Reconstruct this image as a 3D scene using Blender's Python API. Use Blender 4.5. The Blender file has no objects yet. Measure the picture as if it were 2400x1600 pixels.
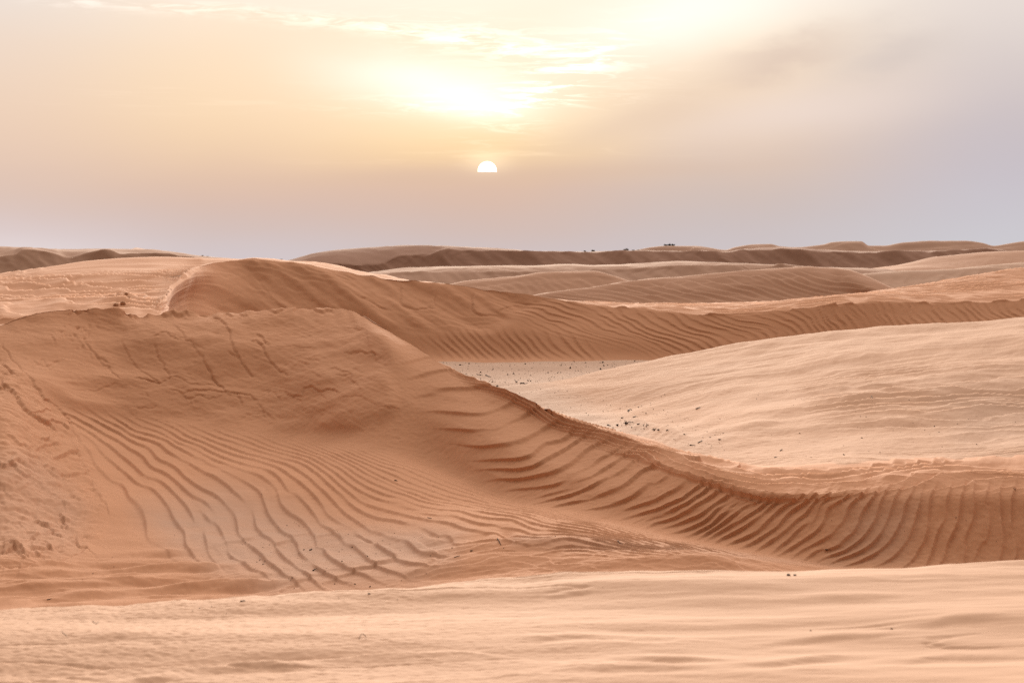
import bpy, math, random
import numpy as np

# ------------------------------------------------------------------ constants
F = 4667.0            # focal length in photograph pixels (2400 wide), from the sun's 0.53 degree disc
CX, HY = 1200.0, 615.0  # optical axis and horizon row
EYE = 4.0             # camera height (m); interdune floors lie near 0.9 m
rad = math.radians
S = bpy.context.scene
col = S.collection
rng = np.random.default_rng(7)
random.seed(7)

# ------------------------------------------------------------------ camera
cam_d = bpy.data.cameras.new('camera')
cam_d.sensor_width = 36.0
cam_d.lens = F / 2400 * 36.0
cam_d.shift_y = -(800 - HY) / 2400
cam_d.clip_start, cam_d.clip_end = 0.1, 20000
cam_d.dof.use_dof = True
cam_d.dof.focus_distance = 30.0
cam_d.dof.aperture_fstop = 5.6
cam = bpy.data.objects.new('camera', cam_d)
cam.location = (0, 0, EYE)
cam.rotation_euler = (rad(90), 0, 0)
col.objects.link(cam)
S.camera = cam

# ------------------------------------------------------------------ view
S.view_settings.view_transform = 'Standard'
S.view_settings.look = 'None'
S.view_settings.exposure = 0.0
S.view_settings.gamma = 1.0
S.render.engine = 'CYCLES'
S.cycles.use_denoising = False
S.cycles.sample_clamp_direct = 8.0
S.cycles.sample_clamp_indirect = 3.0
S.cycles.max_bounces = 4
S.cycles.diffuse_bounces = 3

SUN_AZ = math.atan((1142 - CX) / F)
SUN_EL = rad(7.0)

# ------------------------------------------------------------------ sky (world)
def lin(c):
    return tuple(((v / 255) / 12.92 if v / 255 <= 0.04045 else ((v / 255 + 0.055) / 1.055) ** 2.4) for v in c)

def build_world():
    w = bpy.data.worlds.new('World'); S.world = w; w.use_nodes = True
    nt = w.node_tree; N = nt.nodes; L = nt.links
    N.clear()
    def math_(op, a, b=None, c=None, clamp=False):
        n = N.new('ShaderNodeMath'); n.operation = op; n.use_clamp = clamp
        for i, v in enumerate((a, b, c)):
            if v is None: continue
            if isinstance(v, (int, float)): n.inputs[i].default_value = v
            else: L.new(v, n.inputs[i])
        return n.outputs[0]
    def sstep(x, a, b):
        n = N.new('ShaderNodeMapRange'); n.interpolation_type = 'SMOOTHSTEP'
        L.new(x, n.inputs[0]); n.inputs[1].default_value = a; n.inputs[2].default_value = b
        return n.outputs[0]
    def mix(f, a, b, blend='MIX'):
        n = N.new('ShaderNodeMix'); n.data_type = 'RGBA'; n.blend_type = blend; n.clamp_factor = True
        for k, v in ((0, f), (6, a), (7, b)):
            if isinstance(v, (int, float)): n.inputs[k].default_value = v
            elif isinstance(v, tuple): n.inputs[k].default_value = (*v, 1)
            else: L.new(v, n.inputs[k])
        return n.outputs[2]
    tc = N.new('ShaderNodeTexCoord')
    sp = N.new('ShaderNodeSeparateXYZ'); L.new(tc.outputs['Generated'], sp.inputs[0])
    x, y, z = sp.outputs
    az = math_('ARCTAN2', x, y)
    el = math_('ARCSINE', math_('MINIMUM', math_('MAXIMUM', z, -1.0), 1.0))
    U = math_('MULTIPLY', az, F)                   # azimuth, in units of 1/F rad
    V = math_('MULTIPLY', el, F)                   # elevation, same units
    def noise(sx, sy, scale, det=5, rough=.55, dist=0., off=0.):
        cb = N.new('ShaderNodeCombineXYZ')
        L.new(math_('MULTIPLY', U, sx), cb.inputs[0]); L.new(math_('MULTIPLY', V, sy), cb.inputs[1]); cb.inputs[2].default_value = off
        n = N.new('ShaderNodeTexNoise'); n.inputs['Scale'].default_value = scale; n.inputs['Detail'].default_value = det
        n.inputs['Roughness'].default_value = rough; n.inputs['Distortion'].default_value = dist
        L.new(cb.outputs[0], n.inputs['Vector']); return n.outputs[0]
    # slow warp so that the bands of the veil are not ruled straight
    wob = math_('MULTIPLY', math_('SUBTRACT', noise(.0012, .004, 1.0, 3, off=3.), .5), 70.)
    Vw = math_('ADD', V, wob)
    def ramp(stops):
        r = N.new('ShaderNodeValToRGB'); r.color_ramp.interpolation = 'B_SPLINE'
        f = math_('DIVIDE', Vw, 640.0, clamp=True); L.new(f, r.inputs[0])
        e = r.color_ramp.elements
        st = sorted(((HY - py) / 640.0, lin(c)) for py, c in stops)
        while len(e) < len(st): e.new(.5)
        for q, (p, c) in zip(e, st): q.position = max(0, min(1, p)); q.color = (*c, 1)
        return r.outputs[0]
    stations = [
        (-1200, [(0, (236, 227, 221)), (120, (238, 218, 202)), (260, (238, 211, 189)), (380, (230, 202, 184)), (470, (221, 196, 184)), (550, (222, 206, 206)), (610, (236, 224, 224))]),
        (-650,  [(0, (250, 236, 220)), (120, (247, 224, 198)), (260, (248, 220, 187)), (360, (238, 208, 178)), (450, (219, 189, 174)), (540, (213, 194, 189)), (610, (214, 204, 208))]),
        (-58,   [(0, (253, 243, 226)), (110, (250, 232, 206)), (220, (251, 229, 194)), (310, (252, 222, 176)), (360, (246, 212, 166)), (405, (226, 195, 168)), (450, (217, 187, 171)), (540, (212, 191, 184)), (610, (210, 198, 200))]),
        (500,   [(0, (252, 244, 231)), (110, (250, 234, 212)), (210, (241, 220, 198)), (320, (226, 204, 187)), (410, (212, 193, 183)), (500, (205, 192, 190)), (610, (208, 200, 204))]),
        (1150,  [(0, (231, 222, 218)), (120, (219, 210, 208)), (230, (207, 198, 200)), (340, (199, 192, 199)), (450, (201, 196, 205)), (610, (210, 209, 214))]),
    ]
    c = ramp(stations[0][1])
    for (a0, _), (a1, st) in zip(stations, stations[1:]):
        c = mix(sstep(U, a0, a1), c, ramp(st))
    def gauss(cx, cy, sx, sy, tilt=0., warp=0., off=0.):
        du = math_('SUBTRACT', U, cx - CX); dv = math_('SUBTRACT', V, HY - cy)
        if warp: dv = math_('ADD', dv, math_('MULTIPLY', math_('SUBTRACT', noise(.004, .010, 1., 4, off=off), .5), warp))
        if tilt: dv = math_('SUBTRACT', dv, math_('MULTIPLY', du, tilt))
        q = math_('ADD', math_('POWER', math_('ABSOLUTE', math_('DIVIDE', du, sx)), 2.), math_('POWER', math_('ABSOLUTE', math_('DIVIDE', dv, sy)), 2.))
        return math_('EXPONENT', math_('MULTIPLY', q, -1.))
    # right-hand cloud bank: pale break and grey shreds
    c = mix(math_('MULTIPLY', gauss(1880, 265, 300, 60, .12, 40, 2.), .55), c, lin((236, 222, 217)))
    c = mix(math_('MULTIPLY', gauss(1830, 140, 150, 42, .22, 150, 5.), .75), c, lin((214, 196, 186)))
    c = mix(math_('MULTIPLY', gauss(2080, 135, 130, 55, .2, 150, 8.), .65), c, lin((209, 199, 196)))
    c = mix(math_('MULTIPLY', gauss(1480, 285, 260, 42, .30, 60, 17.), .45), c, lin((222, 199, 180)))
    c = mix(math_('MULTIPLY', gauss(1230, 408, 520, 20, .03, 20, 19.), .35), c, lin((214, 186, 168)))
    # glow of the veiled sun
    def add(f, cl, k):
        nonlocal c
        s = N.new('ShaderNodeVectorMath'); s.operation = 'SCALE'; s.inputs[0].default_value = cl; L.new(math_('MULTIPLY', f, k), s.inputs['Scale'])
        a = N.new('ShaderNodeVectorMath'); a.operation = 'ADD'; L.new(c, a.inputs[0]); L.new(s.outputs[0], a.inputs[1]); c = a.outputs[0]
    wht = (.40, .53, .72)
    add(gauss(1020, 200, 240, 60, -.12, 50, 1.), wht, .46)
    add(gauss(1130, 255, 120, 36, -.06, 25, 14.), (.42, .50, .56), .42)
    add(gauss(1010, 225, 330, 120, -.08, 30, 11.), (.22, .27, .30), .28)
    add(gauss(1560, 60, 290, 85, .24, 60, 6.), wht, .30)
    add(gauss(1142, 378, 52, 26), (.7, .62, .42), .30)
    # wisps: one long thin streamer and a feathered edge right of the glow
    wn = sstep(noise(.0085, .060, 1., 7, .66, .9, 1.5), .40, .62)
    curve = math_('SUBTRACT', HY - 16, math_('MULTIPLY', math_('POWER', math_('ADD', U, CX), 2.), .000066))
    dvc = math_('SUBTRACT', math_('ADD', V, math_('MULTIPLY', math_('SUBTRACT', noise(.005, .0, 1., 4, off=9.), .5), 50.)), curve)
    band = math_('EXPONENT', math_('MULTIPLY', math_('POWER', math_('ABSOLUTE', math_('DIVIDE', dvc, 17.)), 2.), -1.))
    ends = math_('MULTIPLY', sstep(U, -1180, -1000), sstep(U, 240, 120))
    streak = math_('MULTIPLY', math_('MULTIPLY', band, wn), ends)
    grow = math_('ADD', .42, math_('MULTIPLY', sstep(U, -700, 0), .40))
    add(math_('MULTIPLY', streak, grow), (.42, .44, .42), 1.)
    above = math_('MULTIPLY', sstep(dvc, 0., 25.), math_('MULTIPLY', sstep(U, -1250, -700), sstep(U, 300, -100)))
    add(above, (.02, .035, .06), 1.)
    wn2 = sstep(noise(.007, .060, 1., 7, .68, 1.0, 21.), .47, .62)
    add(math_('MULTIPLY', gauss(1300, 195, 150, 60, .55), wn2), (.45, .48, .46), .9)
    add(math_('MULTIPLY', gauss(1130, 240, 260, 22, .03), wn2), (.45, .48, .46), .6)
    add(math_('MULTIPLY', gauss(1180, 110, 260, 42, -.16), wn2), (.45, .48, .46), .6)
    wn3 = sstep(noise(.003, .05, 1., 6, .6, .4, 31.), .52, .7)
    add(math_('MULTIPLY', gauss(1140, 360, 420, 26, .02), wn3), (1, .85, .6), .09)
    add(math_('MULTIPLY', gauss(500, 235, 650, 30, .01), wn3), (1, .9, .8), .05)
    # upper sky above the picture: the same bright thin overcast, dimming away from the sun
    d = N.new('ShaderNodeVectorMath'); d.operation = 'DOT_PRODUCT'
    L.new(tc.outputs['Generated'], d.inputs[0]); e0 = rad(25)
    la = rad(9)   # centred on the bright break right of the sun
    d.inputs[1].default_value = (math.sin(la) * math.cos(e0), math.cos(la) * math.cos(e0), math.sin(e0))
    lobe = math_('POWER', math_('MAXIMUM', d.outputs['Value'], 0.), 2.5)
    up = N.new('ShaderNodeVectorMath'); up.operation = 'SCALE'; up.inputs[0].default_value = (1., .95, .88)
    L.new(math_('MULTIPLY', lobe, 4.0), up.inputs['Scale'])
    upa = N.new('ShaderNodeVectorMath'); upa.operation = 'ADD'; L.new(up.outputs[0], upa.inputs[0]); upa.inputs[1].default_value = (.27, .20, .145); up = upa
    # low sky outside the bank in view, fading into a dim dusty grey behind the camera
    side = mix(sstep(U, -1500., 1500.), lin((228, 205, 190)), lin((205, 198, 203)))
    low = mix(sstep(math_('ABSOLUTE', az), rad(25), rad(120)), side, lin((150, 132, 120)))
    simple = mix(sstep(el, rad(1.), rad(26)), low, up.outputs[0])
    # physical sky shining through the veil
    sky = N.new('ShaderNodeTexSky'); sky.sky_type = 'NISHITA'; sky.sun_disc = False
    sky.sun_elevation = SUN_EL; sky.sun_rotation = SUN_AZ
    sky.dust_density = 6.0; sky.air_density = 1.5
    sk = N.new('ShaderNodeVectorMath'); sk.operation = 'SCALE'; L.new(sky.outputs[0], sk.inputs[0]); sk.inputs['Scale'].default_value = .06
    c = mix(.96, sk.outputs[0], c); simple = mix(.96, sk.outputs[0], simple)
    # the setting disc, its lower half behind the dust bank
    du = math_('SUBTRACT', U, 1142 - CX); dv = math_('SUBTRACT', V, HY - 401)
    r = math_('SQRT', math_('ADD', math_('MULTIPLY', du, du), math_('MULTIPLY', dv, dv)))
    disc = math_('MULTIPLY', sstep(r, 22.8, 21.2), sstep(V, HY - 403.5, HY - 402))
    gap = math_('MULTIPLY', math_('EXPONENT', math_('MULTIPLY', math_('POWER', math_('ABSOLUTE', math_('DIVIDE', math_('SUBTRACT', V, HY - 399.5), 1.1)), 2.), -1.)), sstep(math_('ABSOLUTE', math_('ADD', du, 1.)), 6, 12))
    disc = math_('MULTIPLY', disc, math_('SUBTRACT', 1., math_('MULTIPLY', gap, .8)))
    add(disc, (1., .93, .75), 3.)
    b0 = N.new('ShaderNodeBackground'); L.new(simple, b0.inputs[0])
    b1 = N.new('ShaderNodeBackground'); L.new(c, b1.inputs[0])
    ms = N.new('ShaderNodeMixShader')
    L.new(math_('MULTIPLY', sstep(el, rad(24), rad(7.2)), math_('MULTIPLY', sstep(math_('ABSOLUTE', az), rad(30), rad(16)), sstep(el, rad(-4), rad(-2)))), ms.inputs[0])
    L.new(b0.outputs[0], ms.inputs[1]); L.new(b1.outputs[0], ms.inputs[2])
    out = N.new('ShaderNodeOutputWorld'); L.new(ms.outputs[0], out.inputs[0])
    w.cycles.sampling_method = 'MANUAL'; w.cycles.sample_map_resolution = 512
build_world()

sun_d = bpy.data.lights.new('sun', 'SUN'); sun_d.energy = 5.0; sun_d.angle = rad(14); sun_d.color = (1., .86, .70)
sun = bpy.data.objects.new('sun', sun_d); col.objects.link(sun)
sun.rotation_euler = (rad(90) - SUN_EL, 0, math.pi - SUN_AZ)   # shines from the disc towards the camera
sun.location = (0, 100, 60)

# ------------------------------------------------------------------ numeric helpers
def pchip(x, y, q):
    x = np.asarray(x, float); y = np.asarray(y, float)
    if len(x) == 1: return np.full_like(q, y[0])
    h = np.diff(x); dl = np.diff(y) / h
    m = np.zeros_like(y)
    if len(x) > 2:
        w1 = 2 * h[1:] + h[:-1]; w2 = h[1:] + 2 * h[:-1]
        ok = dl[:-1] * dl[1:] > 0
        with np.errstate(divide='ignore', invalid='ignore'):
            hm = (w1 + w2) / (w1 / dl[:-1] + w2 / dl[1:])
        m[1:-1] = np.where(ok, hm, 0)
    m[0], m[-1] = dl[0], dl[-1]
    i = np.clip(np.searchsorted(x, q) - 1, 0, len(x) - 2)
    t = (np.clip(q, x[0], x[-1]) - x[i]) / h[i]
    t2, t3 = t * t, t * t * t
    return (2*t3 - 3*t2 + 1) * y[i] + (t3 - 2*t2 + t) * h[i] * m[i] + (-2*t3 + 3*t2) * y[i+1] + (t3 - t2) * h[i] * m[i+1]

def pchip_cols(Yk, ts, q):
    """Interpolate columns Yk (K, n) known at ts (K,) at q (M,) -> (M, n)"""
    K = len(ts); h = np.diff(ts)[:, None]; dl = np.diff(Yk, axis=0) / h
    m = np.zeros_like(Yk)
    if K > 2:
        a, b = dl[:-1], dl[1:]
        with np.errstate(divide='ignore', invalid='ignore'):
            hm = 2 * a * b / (a + b)
        m[1:-1] = np.where(a * b > 0, hm, 0)
    m[0], m[-1] = dl[0], dl[-1]
    i = np.clip(np.searchsorted(ts, q) - 1, 0, K - 2)
    t = ((q - ts[i]) / np.diff(ts)[i])[:, None]; hh = np.diff(ts)[i][:, None]
    t2, t3 = t*t, t*t*t
    return (2*t3-3*t2+1)*Yk[i] + (t3-2*t2+t)*hh*m[i] + (-2*t3+3*t2)*Yk[i+1] + (t3-t2)*hh*m[i+1]

def spec_noise(n, lo, hi, seed, power=0.0, ax=1.0, ay=1.0, cplx=False):
    """Tiling noise: band-limited between lo and hi cycles per tile."""
    r = np.random.default_rng(seed)
    fx = np.fft.fftfreq(n) * n; k = np.hypot(fx[None, :] * ax, fx[:, None] * ay)
    amp = np.where(k > 0, np.maximum(k, 1e-6) ** -power, 0) * np.exp(-(np.maximum(0, lo - k) / (lo * .4 + 1e-6)) ** 2) * np.exp(-(k / hi) ** 4)
    z = np.fft.ifft2(np.fft.fft2(r.normal(size=(n, n)) + (1j * r.normal(size=(n, n)) if cplx else 0)) * amp)
    if not cplx: z = z.real
    return z / np.std(z)

def samp(tex, u, v):
    """Bilinear lookup in a tile, u and v in tiles."""
    n = tex.shape[0]
    x = (u % 1.0) * n; y = (v % 1.0) * n
    i = np.floor(x).astype(np.int64); j = np.floor(y).astype(np.int64)
    fx = x - i; fy = y - j
    i %= n; j %= n; i1 = (i + 1) % n; j1 = (j + 1) % n
    fx = fx * fx * (3 - 2 * fx); fy = fy * fy * (3 - 2 * fy)
    return (tex[j, i] * (1 - fx) + tex[j, i1] * fx) * (1 - fy) + (tex[j1, i] * (1 - fx) + tex[j1, i1] * fx) * fy

TS = 1024
FBM = spec_noise(TS, 2, 160, 11, 2.3)        # cloudy
ROUGH = spec_noise(TS, 3, 400, 14, 1.5)      # crumbly
MID = spec_noise(TS, 24, 90, 12, 1.0)        # lumps, about 16 px period
CPX = spec_noise(TS, 6, 44, 13, .9, cplx=True)
sm = lambda x, a, b: (lambda t: t * t * (3 - 2 * t))(np.clip((x - a) / (b - a), 0, 1))

def poly_mask(px, py, pts, soft):
    """1 inside the polygon, fading over soft pixels across its edge."""
    pts = np.asarray(pts, float)
    out = np.zeros_like(px)
    bb = (px > pts[:, 0].min() - soft) & (px < pts[:, 0].max() + soft) & (py > pts[:, 1].min() - soft) & (py < pts[:, 1].max() + soft)
    x, y = px[bb], py[bb]
    ins = np.zeros(x.shape, bool); dm = np.full(x.shape, 1e9)
    for (x0, y0), (x1, y1) in zip(pts, np.roll(pts, -1, 0)):
        c = ((y0 > y) != (y1 > y))
        with np.errstate(divide='ignore', invalid='ignore'):
            ins ^= c & (x < (x1 - x0) * (y - y0) / (y1 - y0 + 1e-12) + x0)
        dx, dy = x1 - x0, y1 - y0
        t = np.clip(((x - x0) * dx + (y - y0) * dy) / (dx*dx + dy*dy + 1e-9), 0, 1)
        dm = np.minimum(dm, np.hypot(x - x0 - t*dx, y - y0 - t*dy))
    sd = np.where(ins, dm, -dm)
    out[bb] = sm(sd, -soft, soft)
    return out

def tps(points, values, smooth=1e-3):
    P = np.asarray(points, float) / 500.; v = np.asarray(values, float); n = len(P)
    r2 = ((P[:, None] - P[None]) ** 2).sum(-1)
    K = np.where(r2 > 0, .5 * r2 * np.log(r2 + 1e-12), 0) + np.eye(n) * smooth
    A = np.zeros((n + 3, n + 3)); A[:n, :n] = K; A[:n, n] = 1; A[:n, n+1:] = P; A[n, :n] = 1; A[n+1:, :n] = P.T
    w = np.linalg.solve(A, np.concatenate([v, np.zeros(3)]))
    gx = np.arange(-400, 2801, 16.) ; gy = np.arange(600, 1601, 12.)
    G = np.stack(np.meshgrid(gx, gy), -1) / 500.
    out = w[n] + G @ w[n+1:]
    for k in range(n):
        r = ((G - P[k]) ** 2).sum(-1); out += w[k] * np.where(r > 0, .5 * r * np.log(r + 1e-12), 0)
    def f(px, py):
        a = np.clip((px - gx[0]) / 16., 0, len(gx) - 1.001); b = np.clip((py - gy[0]) / 12., 0, len(gy) - 1.001)
        i = a.astype(int); j = b.astype(int); s = a - i; t = b - j
        return (out[j, i]*(1-s) + out[j, i+1]*s)*(1-t) + (out[j+1, i]*(1-s) + out[j+1, i+1]*s)*t
    return f

def ripple(phi, psi, jit=.75, skew=.7, sharp=1.25, su=1/48., sv=1/48.):
    """Sand ripples: phi counts crests, psi runs along them; complex noise bends, forks and ends the crests."""
    n = samp(CPX.real, phi * su, psi * sv) + 1j * samp(CPX.imag, phi * su, psi * sv)
    z = 1 + jit * n
    th = 2 * np.pi * phi + np.angle(z)
    a = np.clip(np.abs(z), 0, 1.25)
    t = (th / (2 * np.pi)) % 1.0
    if skew < 0: t = 1.0 - t
    h = np.interp(t, PROF_T, PROF_H)
    return h * a

_t = np.linspace(0, 1, 257)[:-1]
_w = .12
_h = np.where(_t < _w, (1 - _t / _w) ** 2, np.clip((_t - _w) / (1 - _w), 0, 1) ** 1.25)
for _ in range(2): _h = .5 * _h + .125 * (np.roll(_h, 1) + np.roll(_h, -1) + np.roll(_h, 4) + np.roll(_h, -4))
PROF_T = np.append(_t, 1.0); PROF_H = np.append(_h, _h[0]) - _h.mean()

def unproj(px, py, d):
    return (px - CX) / F * d, d, EYE - (py - HY) / F * d

# ------------------------------------------------------------------ materials
def sand_material(name, c_lo, c_hi, c_pale, grain=.5, bump=.25, scale=1.0):
    m = bpy.data.materials.new(name); m.use_nodes = True
    nt = m.node_tree; N = nt.nodes; L = nt.links; N.clear()
    out = N.new('ShaderNodeOutputMaterial'); b = N.new('ShaderNodeBsdfPrincipled')
    b.inputs['Roughness'].default_value = .95; b.inputs['Specular IOR Level'].default_value = .13   # sand scatters strongly towards the viewer when lit from ahead
    L.new(b.outputs[0], out.inputs[0])
    g = N.new('ShaderNodeNewGeometry')
    def noise(s, det, rough=.6, stretch=None):
        n = N.new('ShaderNodeTexNoise'); n.inputs['Scale'].default_value = s; n.inputs['Detail'].default_value = det; n.inputs['Roughness'].default_value = rough
        if stretch:
            mp = N.new('ShaderNodeMapping'); mp.inputs['Scale'].default_value = stretch[:3]; mp.inputs['Rotation'].default_value = (0, 0, stretch[3])
            L.new(g.outputs['Position'], mp.inputs[0]); L.new(mp.outputs[0], n.inputs['Vector'])
        else: L.new(g.outputs['Position'], n.inputs['Vector'])
        return n.outputs[0]
    def mix(f, a, bb, blend='MIX'):
        n = N.new('ShaderNodeMix'); n.data_type = 'RGBA'; n.blend_type = blend
        for k, v in ((0, f), (6, a), (7, bb)):
            if isinstance(v, (int, float)): n.inputs[k].default_value = v
            elif isinstance(v, tuple): n.inputs[k].default_value = (*v, 1)
            else: L.new(v, n.inputs[k])
        return n.outputs[2]
    def rng_(v, a, bb, lo=0., hi=1.):
        n = N.new('ShaderNodeMapRange'); L.new(v, n.inputs[0]); n.inputs[1].default_value = a; n.inputs[2].default_value = bb; n.inputs[3].default_value = lo; n.inputs[4].default_value = hi; return n.outputs[0]
    big = noise(.22 * scale, 5, .6)
    c = mix(rng_(big, .3, .7), c_lo, c_hi)
    stv = noise(1.2 * scale, 6, .65, (.35, 1.6, 1., .3))
    c = mix(rng_(stv, .35, .7, 0, .35), c, tuple(v * 1.12 for v in c_hi))
    at = N.new('ShaderNodeAttribute'); at.attribute_name = 'pale'
    pm = N.new('ShaderNodeMath'); pm.operation = 'MULTIPLY'; L.new(at.outputs['Fac'], pm.inputs[0]); L.new(rng_(noise(1.5 * scale, 6, .7), .2, .6, .55, 1.), pm.inputs[1])
    c = mix(pm.outputs[0], c, c_pale)
    sp = noise(90 * scale, 2, .7)
    c = mix(rng_(sp, .3, .7, 0., 1.), c, mix(1., c, (1 + .22 * grain,) * 3, 'MULTIPLY'))
    L.new(c, b.inputs['Base Color'])
    bm = N.new('ShaderNodeBump'); bm.inputs['Strength'].default_value = bump; bm.inputs['Distance'].default_value = .006 / scale
    L.new(noise(22 * scale, 4, .65), bm.inputs['Height'])
    L.new(bm.outputs[0], b.inputs['Normal'])
    return m

SAND = sand_material('sand', (.48, .23, .127), (.54, .27, .155), (.47, .275, .19))
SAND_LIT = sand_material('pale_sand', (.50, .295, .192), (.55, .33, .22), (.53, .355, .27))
SAND_MID = sand_material('buff_sand', (.455, .255, .16), (.51, .295, .19), (.465, .305, .225))
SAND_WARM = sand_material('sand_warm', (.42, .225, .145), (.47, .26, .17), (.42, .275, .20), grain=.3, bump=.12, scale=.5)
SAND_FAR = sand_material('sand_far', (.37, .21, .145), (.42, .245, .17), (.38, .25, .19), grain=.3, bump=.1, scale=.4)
SAND_RIDGE_SHADE = sand_material('sand_ridge_shade', (.30, .16, .11), (.34, .19, .135), (.34, .23, .17), grain=.3, bump=.1, scale=.4)  # darker than the far sand: shade of the ridge face put into the colour

# ------------------------------------------------------------------ lofted dune sheets
HEIGHT = []   # (name, sampler) for placing things on the sand
SHEETS = {}
def sheet(name, x0, x1, step, rows, counts, detail=None, pale=None, mat=None, label=None, sharp=(), jitter=None):
    """rows: list of control polylines [(px, py, d), ...] from near to far; counts: quads between neighbouring rows."""
    xs = np.arange(x0, x1 + step, step)
    if x0 < 0: xs = np.concatenate([np.arange(x0 - 1800, x0, 24.), xs])          # the dunes run on past the picture
    if x1 > 2400: xs = np.concatenate([xs, np.arange(xs[-1] + 24., x1 + 1800, 24.)])
    Dk, Zk = [], []
    for k, r in enumerate(rows):
        r = sorted(r); X = [p[0] for p in r]
        yy = pchip(X, [p[1] for p in r], xs); dd = pchip(X, [p[2] for p in r], xs)
        if jitter and k in jitter: yy = yy + jitter[k](xs)
        Dk.append(dd); Zk.append(EYE - (yy - HY) / F * dd)
    Dk = np.array(Dk); Zk = np.array(Zk)
    cuts = [0] + sorted(sharp) + [len(rows) - 1]
    D, Z = [], []
    for a, b in zip(cuts, cuts[1:]):
        ts = np.arange(a, b + 1, dtype=float)
        q = np.concatenate([np.linspace(k, k + 1, counts[k] + 1)[:-1] for k in range(a, b)] + [[float(b)]])
        if b != cuts[-1]: q = q[:-1]
        D.append(pchip_cols(Dk[a:b+1], ts, q)); Z.append(pchip_cols(Zk[a:b+1], ts, q))
    D = np.concatenate(D); Z = np.concatenate(Z)
    PX = np.broadcast_to(xs, D.shape); X = (PX - CX) / F * D
    P = np.stack([X, D, Z], -1)
    PY = HY + (EYE - Z) * F / D
    nn = None
    if detail:
        du = np.gradient(P, axis=1); dv = np.gradient(P, axis=0)
        nn = np.cross(du, dv); nn /= np.linalg.norm(nn, axis=-1, keepdims=True) + 1e-12
        h = detail(PX, PY, P[..., 0], P[..., 1], P[..., 2])
        P = P + nn * h[..., None]
    R, C = D.shape
    me = bpy.data.meshes.new(name)
    idx = np.arange(R * C).reshape(R, C)
    q = np.stack([idx[:-1, :-1], idx[:-1, 1:], idx[1:, 1:], idx[1:, :-1]], -1).reshape(-1)
    nf = (R - 1) * (C - 1)
    me.vertices.add(R * C); me.vertices.foreach_set('co', P.reshape(-1).astype(np.float32))
    me.loops.add(nf * 4); me.loops.foreach_set('vertex_index', q.astype(np.int32))
    me.polygons.add(nf); me.polygons.foreach_set('loop_start', (np.arange(nf) * 4).astype(np.int32))
    me.polygons.foreach_set('use_smooth', np.ones(nf, bool))
    a = me.attributes.new('pale', 'FLOAT', 'POINT')
    a.data.foreach_set('value', (pale(PX, PY, X, D) if pale else np.zeros((R, C))).reshape(-1).astype(np.float32))
    me.update(); me.materials.append(mat or SAND)
    o = bpy.data.objects.new(name, me); col.objects.link(o)
    o['kind'] = 'structure'
    if label: o['label'] = label
    SHEETS[label or name] = (P, PY, PX)
    return o

def stand_on(key, px, py):
    """3-D point of a sheet that shows at picture position (px, py): nearest vertex of the mesh."""
    P, PY, PX = SHEETS[key]
    c = int(np.clip(np.searchsorted(PX[0], px), 0, PX.shape[1] - 1))
    pyc = HY + (EYE - P[:, c, 2]) * F / P[:, c, 1]
    i = int(np.argmin(np.abs(pyc - py)))
    return P[i, c].copy()

# ------------------------------------------------------------------ sand detail
def jag(pts, n=5, amp=.10, seed=0):
    """Roughen a traced polyline by midpoint displacement."""
    r = random.Random(seed); P = [tuple(map(float, p)) for p in pts]
    for _ in range(n):
        Q = [P[0]]
        for a, b in zip(P, P[1:]):
            l = math.hypot(b[0]-a[0], b[1]-a[1])
            if l > 5:
                o = r.gauss(0, amp) * l
                Q.append(((a[0]+b[0])/2 - (b[1]-a[1])/l*o, (a[1]+b[1])/2 + (b[0]-a[0])/l*o))
            Q.append(b)
        P = Q
    return P

def crack(h, px, py, pts, lip, groove, width=1.6, reach=22., side=1, seed=0, amp=.10):
    """A broken crust: the sand on one side stands proud of the line, with a narrow gap along it."""
    P = np.array(jag(pts, 5, amp, seed)); m = reach * 2
    bb = (px > P[:, 0].min() - m) & (px < P[:, 0].max() + m) & (py > P[:, 1].min() - m) & (py < P[:, 1].max() + m)
    x, y = px[bb], py[bb]
    best = np.full(x.shape, 1e9); sd = np.zeros(x.shape); end = np.zeros(x.shape)
    L = np.concatenate([[0], np.cumsum(np.hypot(*np.diff(P, axis=0).T))])
    for k, ((x0, y0), (x1, y1)) in enumerate(zip(P, P[1:])):
        dx, dy = x1-x0, y1-y0; l2 = dx*dx + dy*dy + 1e-9
        tr = ((x-x0)*dx + (y-y0)*dy) / l2; t = np.clip(tr, 0, 1)
        d = np.hypot(x-x0-t*dx, y-y0-t*dy); w = d < best
        best = np.where(w, d, best); sd = np.where(w, np.sign((x-x0)*dy - (y-y0)*dx), sd); end = np.where(w, L[k] + t*math.sqrt(l2), end)
    env = sm(end, 0, 14) * sm(L[-1] - end, 0, 14)
    vary = np.clip(.75 + .3 * samp(FBM, end / 500., np.full_like(end, seed * .137)), .35, 1.1)
    up = np.exp(-best / reach) * (sd * side > 0) * sm(best, 0, width)
    h[bb] += env * vary * (lip * up - groove * np.exp(-(best / width) ** 2))

Z2 = lambda pts, ox=0, oy=540: [(ox + x * .3401, oy + y * .3401) for x, y in pts]

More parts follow.
